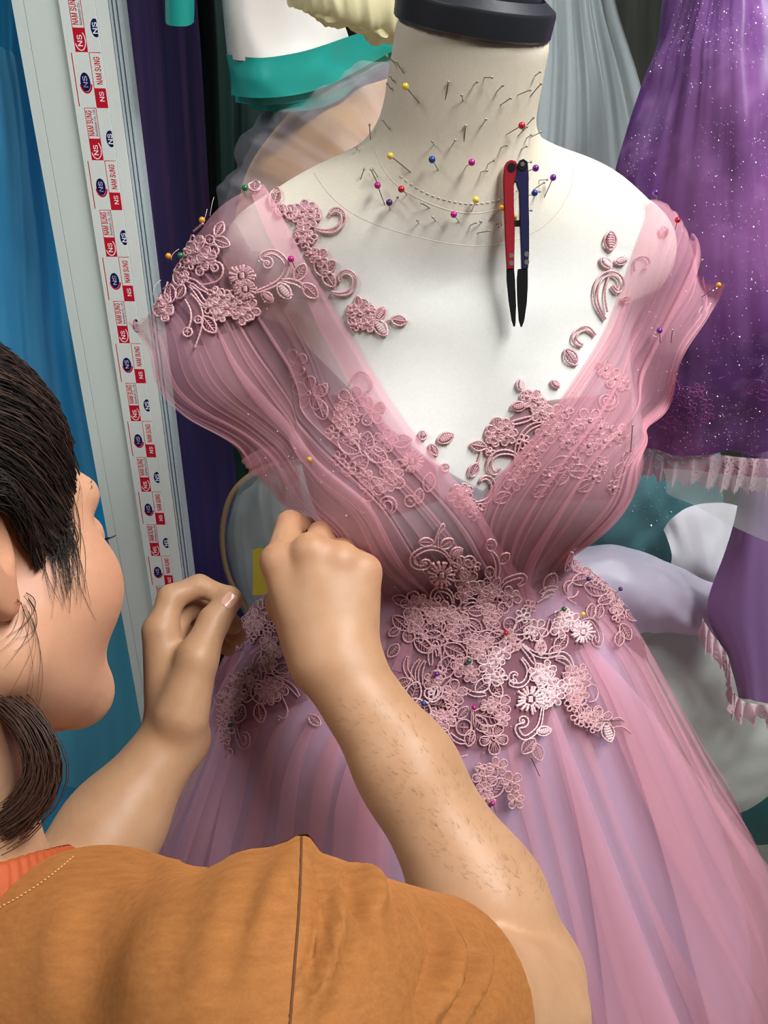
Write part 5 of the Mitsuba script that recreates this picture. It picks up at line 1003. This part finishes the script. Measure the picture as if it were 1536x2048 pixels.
KN = np.array(R_K + R_P + [H((.05, .055, -.02)), H((.085, 0, -.02))])
def skin(p, n, uv):
    v = fbm(p.x * 60, p.y * 60, p.z * 60, 3); f = fbm(p.x * 420, p.y * 420, p.z * 420, 2)
    c = mix(rgb(171, 128, 94), rgb(187, 145, 111), v)
    red = mi.Float(0)
    for k, s in zip(KN, [.013] * 8 + [.035, .03]):
        red = dr.maximum(red, dr.exp(-(dr.square(p.x - k[0]) + dr.square(p.y - k[1]) + dr.square(p.z - k[2])) / (s * s)))
    face = smoothstep(.13, .10, dr.sqrt(dr.square(p.x - HC[0]) + dr.square(p.y - HC[1]) + dr.square(p.z - HC[2])))
    c = mix(c, mix(rgb(196, 146, 114), rgb(206, 158, 126), v), face)
    return mix(c, mi.Color3f(rgb(184, 110, 84)), red * .45) * (.97 + .06 * f)
scene['skin'] = two(prin(proc(skin), .48, specular=.4, sheen=.15))
add('person__body', pm, 'skin', label='bare skin of face, neck and arms')
tag('person', 'person in a tan T-shirt with dark tied hair gathering the tulle at the gown\'s waist', 'person')
# nail of the left thumb
scene['nail'] = {'type': 'principled', 'base_color': rgbd(rgb(214, 160, 140)), 'roughness': .25, 'specular': .6}
h_ = Target([pm]); tq = nrm(np.array([.62, -.78])); pq = np.array([-tq[1], tq[0]]); rows_n = []
for i in np.linspace(-1, 1, 9):
    wdt = 13 * (1 - .35 * abs(i) ** 3); q = np.array([459, 1200]) + tq * i * 15 + np.linspace(-1, 1, 9)[:, None] * pq * wdt
    hh = h_.hit(q[:, 0], q[:, 1]); dd = np.where(np.isfinite(hh[:, 0]), (np.nan_to_num(hh) - CAM) @ F_, np.nan); dd = np.where(np.isfinite(dd), dd, np.nanmean(dd)); rows_n.append(P(q[:, 0], q[:, 1], dd - .0005))
if np.isfinite(np.array(rows_n)).all(): add('person__thumbnail', sheet(np.array(rows_n)), two(scene['nail']), label='thumbnail of the pinching hand')
# eyes, brows
scene['eye_white'] = {'type': 'principled', 'base_color': rgbd(rgb(225, 220, 214)), 'roughness': .15, 'specular': .6}; scene['eye_dark'] = {'type': 'principled', 'base_color': rgbd(rgb(40, 26, 20)), 'roughness': .1, 'specular': .7}
scene['hair_dark'] = two(prin(rgb(30, 23, 20), .5, specular=.4)); scene['hair_brown'] = two(prin(rgb(70, 48, 38), .5, specular=.4))
for s in (-1, 1):
    b = trimesh.creation.icosphere(subdivisions=3); b.apply_scale(.0118 * HS); b.apply_translation(H((s * .030, .0802, .012))); k = add('person__eye', b, 'eye_white')
    b = trimesh.creation.icosphere(subdivisions=3); b.apply_scale([.0056 * HS] * 3); b.apply_translation(H((s * .030, .0868, .0115))); add(k + '__iris', b, 'eye_dark')
def strand(pts, r0, n=9, tipr=.3): return tube(spline(pts, n), r0 * np.linspace(1, tipr, n), 3, caps=False)
rg = np.random.default_rng(21)
for s in (-1, 1):
    ms = []
    for i in range(70):
        t = rg.uniform(0, 1); a = np.array([s * (.014 + .038 * t), .094 - .026 * t ** 1.6, .034 + .006 * math.sin(2.6 * t) + rg.uniform(-.0025, .0025)]); b_ = a + [s * .008, -.003, .001 + rg.uniform(-.001, .002)]
        ms.append(strand(H(np.array([a, (a + b_) / 2 + [0, .0012, .0006], b_])), .0003, 5))
    add('person__eyebrow', join(ms), 'hair_dark')
    ms = [strand(H(np.array([[s * (.020 + .022 * t), .0925 - .006 * t, .009], [s * (.0205 + .0235 * t), .0955 - .006 * t, .0085], [s * (.021 + .025 * t), .0975 - .0065 * t, .0098]])), .00028, 5) for t in np.linspace(0, 1, 26)]
    add('person__eyelash', join(ms), 'hair_dark')
# hair: strands laid over the skull from the hairline back to a low tie
def skull(p):   # push a local point onto the hair's layer
    c = np.array([0, -.012, .048]); d = nrm(p - c); return c + d
tie = np.array([.0, -.118, -.012])
def hairline(u):
    """u from 0 at mid forehead to 1 behind the right ear, local points on the skin"""
    K = np.array([[.0, .092, .083], [.030, .086, .077], [.052, .068, .060], [.062, .052, .036], [.067, .036, .012], [.071, .020, -.022], [.075, .004, .040], [.076, -.020, .046], [.072, -.048, .016], [.060, -.066, -.040]])
    return CubicSpline(np.linspace(0, 1, len(K)), K)(u)
def surf_local(p, lift):
    w = H(p); e = 1e-3
    for _ in range(3):
        d = head_sdf(w); g = nrm(np.stack([head_sdf(w + e * v) - d for v in np.eye(3)], 1)); w = w - (d - lift)[:, None] * g
    return w
strands_d, strands_b = [], []
NS_ = 6500
us = rg.uniform(0, 1, NS_); side = np.where(rg.uniform(0, 1, NS_) < .80, 1, -1); back = rg.uniform(0, .75, NS_) ** 1.3
R1 = hairline(us) * np.stack([side, np.ones(NS_), np.ones(NS_)], 1)
tt_ = np.linspace(0, 1, 10)
end = tie + rg.normal(0, .006, (NS_, 3))
# path: great arc over the skull from the root to the tie
c0 = np.array([0, -.012, .048])
A_ = nrm(R1 - c0); B_ = nrm(end - c0); uu_ = us[:, None]
M_ = nrm(np.concatenate([side[:, None] * (.35 + .6 * np.clip(uu_ / .5, 0, 1)), -.35 + 0 * uu_, 1.15 - .72 * np.clip(uu_ / .7, 0, 1)], 1) + rg.normal(0, .08, (NS_, 3)))
pts = np.empty((NS_, 10, 3))
for j, t in enumerate(tt_):
    s_ = (back + (1 - back) * t)[:, None]
    pts[:, j] = c0 + nrm((1 - s_) ** 2 * A_ + 2 * s_ * (1 - s_) * M_ + s_ ** 2 * B_) * .09
lift = .002 + .010 * np.sin(np.pi * np.clip(back[:, None] + (1 - back[:, None]) * tt_[None], 0, 1)) ** .6 * rg.uniform(.3, 1.15, (NS_, 1)) + rg.normal(0, .0006, (NS_, 10))
W_ = surf_local(pts.reshape(-1, 3), lift.ravel()).reshape(NS_, 10, 3)
W_ += rg.normal(0, .0008, (NS_, 1, 3))
for i in range(NS_): (strands_b if rg.uniform() < .22 else strands_d).append(strand(W_[i], rg.uniform(.00028, .0005), 10, .6))
# cap beneath the strands
cap = nets(lambda w: smax(head_sdf(w, False) - .0055, -(lambda p: np.maximum(0, 0) + (np.where(p[:, 1] > .045, p[:, 2] - .066 + .25 * (p[:, 1] - .06), np.where(p[:, 1] > .006, p[:, 2] - .030 - .9 * (p[:, 1] - .006), np.where(p[:, 1] > -.035, p[:, 2] - .034, p[:, 2] + .05 + .9 * (p[:, 1] + .04))))))(Hinv(w)), .006), H(c0) - .17, H(c0) + .17, .004)
add('person__hair_cap', smooth_mesh(cap, 4), 'hair_dark', label='dark hair drawn back over the head')
# sideburn wisps and loose hairs
def px_strands(path, n, spread, depth, r=.0004, seed=0, end_spread=None, wob=6, out=None):
    q = np.random.default_rng(seed); path = np.array(path, float)
    for _ in range(n):
        o = q.normal(0, 1, 2); k = np.linspace(0, 1, len(path))[:, None]; es = spread if end_spread is None else end_spread
        pp = path + o * (spread * (1 - k) + es * k) + q.normal(0, wob, path.shape) * k
        hh = head_t.hit(pp[:, 0], pp[:, 1]); dd = np.where(np.isfinite(hh[:, 0]), (np.nan_to_num(hh) - CAM) @ F_, depth)
        w = P(pp[:, 0], pp[:, 1], dd - q.uniform(.0008, .004)); out.append(strand(w, r * q.uniform(.6, 1.2), 12, .25))
head_t = Target([pm])
wis = []
px_strands([(60, 960), (95, 1010), (115, 1060), (120, 1110)], 130, 26, .44, .00045, 1, 14, 8, strands_d)
px_strands([(70, 1000), (110, 1060), (128, 1120), (140, 1190)], 60, 18, .44, .0003, 2, 20, 10, wis)
px_strands([(30, 960), (70, 985), (100, 1030), (118, 1085)], 130, 16, .44, .00045, 6, 14, 6, strands_d)
px_strands([(95, 930), (135, 975), (146, 1020), (128, 1075)], 14, 10, .44, .00022, 3, 14, 10, wis)
px_strands([(40, 1200), (50, 1230), (35, 1270), (0, 1300)], 8, 8, .44, .00022, 4, 20, 10, wis)
px_strands([(60, 1225), (80, 1300), (86, 1360), (60, 1420)], 5, 12, .44, .0002, 5, 24, 12, wis)
add('person__hair', join(strands_d), 'hair_dark', kind='stuff'); add('person__hair', join(strands_b), 'hair_brown', kind='stuff', label='brown strands among the dark hair')
add('person__loose_hair', join(wis), 'hair_dark', kind='stuff', label='fine loose hairs at the temple and cheek')
lock = []
q_ = np.random.default_rng(31)
for i in range(1100):
    a = q_.normal(0, 1, 2); o = np.array([a[0] * 13, a[1] * 11]); dp = .405 + q_.normal(0, .006)
    path = np.array([(-70, 1380), (-10, 1395), (48, 1440), (84, 1510), (78, 1575), (30, 1635), (-40, 1668)], float) + o * np.array([.7, .8, .9, 1.0, 1.1, 1.3, 1.5])[:, None]
    lock.append(strand(P(path[:, 0], path[:, 1], np.array([dp, dp - .004, dp - .008, dp - .008, dp - .004, dp, dp + .004])), q_.uniform(.00028, .0005), 14, .5))
add('person__ponytail', join(lock), 'hair_brown', label='brown lock of hair falling over the neck')
# shirt
SHOFF = .0075
hem0, hem1 = P(1010, 1870, .44), P(1044, 2050, .43)
ud = nrm(RU - RS); ulen = np.linalg.norm(RU - RS); hemc = RS + ud * ulen * .59
def shirt_sdf(w):
    t = trunk_sdf(w) - SHOFF
    t = smin(t, chain(w, [RS - .004 * ud, RS + .12 * ud, hemc + .02 * ud], [.0545, .0500, .0465], .005), .018)
    t = smin(t, chain(w, [LS, LS + .16 * nrm(LE - LS)], [.060, .058], .02), .03)
    lim = (w - hemc) @ nrm(ud + .12 * U_)
    t = smax(t, lim, .004)
    nk = neck_sdf(w) - .0035                    # neck opening
    up = (w - (NB - .006 * TD)) @ nrm(-TD + .1 * R_)
    return smax(t, -smax(nk, -(up + .0), .004), .004)
sm_ = nets(shirt_sdf, allp.min(0) - .16, allp.max(0) + .16, .0034)
sm_ = smooth_mesh(sm_, 4)
v = np.asarray(sm_.vertices).copy(); n = vnormals(v, np.asarray(sm_.faces)); qx = proj(v); fr = (n @ F_) < .35
disp = .0022 * (meshkit.fbm(np.stack([v @ R_ * 26, v @ U_ * 7, v @ F_ * 14], -1), 3, 4) - .5)
def fold(path, amp, wid, keep=1.0):
    """a soft fold along a line, its two sides falling off over wid pixels"""
    s = spline(path, 40); d, i = cKDTree(s).query(qx[:, :2]); k = np.sin(np.pi * np.clip((i + 1) / 41, 0, 1)) ** .5
    return np.where(fr, amp * (3.4 if path[0][0] > 620 else 1.5) * k * np.exp(-(d / (1.3 * wid)) ** 2), 0)
for p_, a_, w_ in [([(372, 1712), (330, 1790), (290, 1880), (250, 1990)], .0034, 30), ([(425, 1700), (385, 1800), (350, 1900), (330, 2010)], -.0022, 26), ([(590, 1680), (555, 1760), (520, 1840), (490, 1930)], .0036, 24), ([(545, 1690), (500, 1790), (480, 1880), (440, 1990)], -.003, 24), ([(305, 1705), (292, 1735), (298, 1760)], -.003, 20),
                  ([(340, 1696), (420, 1692), (520, 1680), (600, 1668)], .0045, 16), ([(602, 1668), (606, 1690), (612, 1720)], .006, 18), ([(636, 1745), (655, 1790), (640, 1890), (600, 2010)], -.0032, 14), ([(662, 1760), (672, 1830), (650, 1930), (620, 2030)], .0034, 14), ([(716, 1740), (745, 1780), (760, 1830)], .0034, 14), ([(690, 1745), (715, 1790), (725, 1840)], -.003, 12),
                  ([(852, 1830), (878, 1880), (868, 1950), (840, 2030)], -.0036, 13), ([(880, 1838), (905, 1890), (900, 1960), (875, 2040)], .0034, 14), ([(905, 1850), (935, 1900), (925, 1980), (880, 2060)], -.0036, 13), ([(935, 1855), (965, 1910), (958, 1980), (920, 2060)], .003, 14), ([(965, 1870), (990, 1930), (970, 2000), (930, 2060)], -.003, 13),
                  ([(130, 1760), (110, 1900), (90, 2040)], .003, 30), ([(215, 1760), (180, 1900), (160, 2040)], -.003, 30)]:
    disp = disp + fold(p_, a_, w_)
disp = disp - np.where(fr, .0022 * np.exp(-(cKDTree(spline([(602, 1672), (600, 1740), (596, 1830), (588, 1930), (578, 2070)], 200)).query(qx[:, :2])[0] / 3.5) ** 2), 0)
disp = disp - np.where(fr, .0012 * np.exp(-(cKDTree(spline([(-10, 1818), (60, 1775), (120, 1735), (150, 1708)], 200)).query(qx[:, :2])[0] / 3) ** 2), 0)
disp = disp * .62 * sm(.004, .022, -((v - hemc) @ nrm(ud + .12 * U_)))
sm_.vertices = v + disp[:, None] * n
def jersey(p, n, uv):
    a = p.x * R_[0] + p.y * R_[1] + p.z * R_[2]; b = p.x * U_[0] + p.y * U_[1] + p.z * U_[2]; c = p.x * F_[0] + p.y * F_[1] + p.z * F_[2]
    f = fbm(a * 120, b * 700, c * 300, 2); g = noise(a * 1400, b * 1400, c * 1400)
    return mix(rgb(142, 88, 44), rgb(160, 104, 54), f) * (.93 + .14 * g)
scene['shirt_cloth'] = two(prin(proc(jersey), .8, sheen=.5, specular=.2)); scene['rib_orange'] = two(prin(rgb(172, 78, 36), .75, sheen=.4))
add('person__shirt', sm_, 'shirt_cloth', label='tan orange cotton T-shirt')
shirt_t = Target([sm_])
def stitch_line(path, n, r, mat, label=None):
    w = surf_line(shirt_t, path, n, r * .2)
    add('person__shirt__seam', tube(w, r, 5), mat, label=label)
scene['seam_brown'] = two(prin(rgb(92, 54, 26), .8)); scene['thread_tan'] = two(prin(rgb(206, 150, 92), .7))
stitch_line([(603, 1674), (601, 1740), (597, 1830), (589, 1930), (578, 2070)], 60, .0005, 'seam_brown', 'dark shoulder seam of the sleeve')
q2 = spline([(-10, 1822), (60, 1782), (115, 1742), (150, 1712)], 45)
for i in range(0, 44, 2):
    w = surf_line(shirt_t, q2[i:i + 2], 3, .0004)
    if len(w) == 3: add('person__shirt__stitch', tube(w, .00045, 4), 'thread_tan')
# ribbed collar: a band round the neck opening
loop = spline(np.array([P(-345, 1830, .43), P(-240, 1800, .378), P(-110, 1758, .364), P(0, 1722, .372), P(80, 1699, .392), P(130, 1689, .425), P(95, 1702, .47), P(-60, 1745, .50), P(-240, 1800, .49)]), 240, closed=True)
lc = loop.mean(0); wd = np.interp(np.arange(240) / 240 * 9, [0, 1, 2, 3, 4, 4.7, 5.3, 6, 7, 8, 9], [.018, .018, .018, .017, .013, .006, .005, .01, .014, .016, .018])
outw = nrm(loop - lc - ((loop - lc) @ U_)[:, None] * U_)
rows_ = [loop - (k * wd)[:, None] * nrm(U_ + .25 * F_) + outw * ((.0015 + .006 * k + .002 * np.sin(np.pi * k) + .0006 * np.sin(np.arange(240) * 2 * np.pi / 4))[:, None]) for k in np.linspace(0, 1, 10)]
rows_ = [loop - outw * .002 - .004 * U_] + rows_
add('person__shirt__collar', sheet(np.array(rows_), True), 'rib_orange', label='ribbed orange collar')
# fine arm hair
ah = []
bt = head_t
for i in range(340):
    t = q_.uniform(0, 1); side_ = q_.uniform(-.05, 1.02)
    A0 = np.array([600 + 230 * t + 130 * t * t, 1400 + 380 * t]); B0 = np.array([800 + 330 * t, 1395 + 420 * t]); c = A0 * (1 - side_) + B0 * side_
    h = bt.hit([c[0]], [c[1]])[0]
    if not np.isfinite(h[0]) or (h - CAM) @ F_ > .56: continue
    nn = bt.near(h)[1][0]; dn = nrm(RW - RE); d = nrm(dn * .5 + nn * .55 + q_.normal(0, .25, 3) - .3 * R_)
    l = q_.uniform(.0025, .0055); ah.append(tube(np.array([h, h + d * l * .5 + nn * .0004, h + dn * .3 * l + d * l * .9]), [.00008, .00006, .00003], 3, caps=False))
scene['hair_fine'] = two(prin(rgb(120, 86, 62), .6))
add('person__arm_hair', join(ah), 'hair_fine', kind='stuff', label='fine hairs on the forearm')
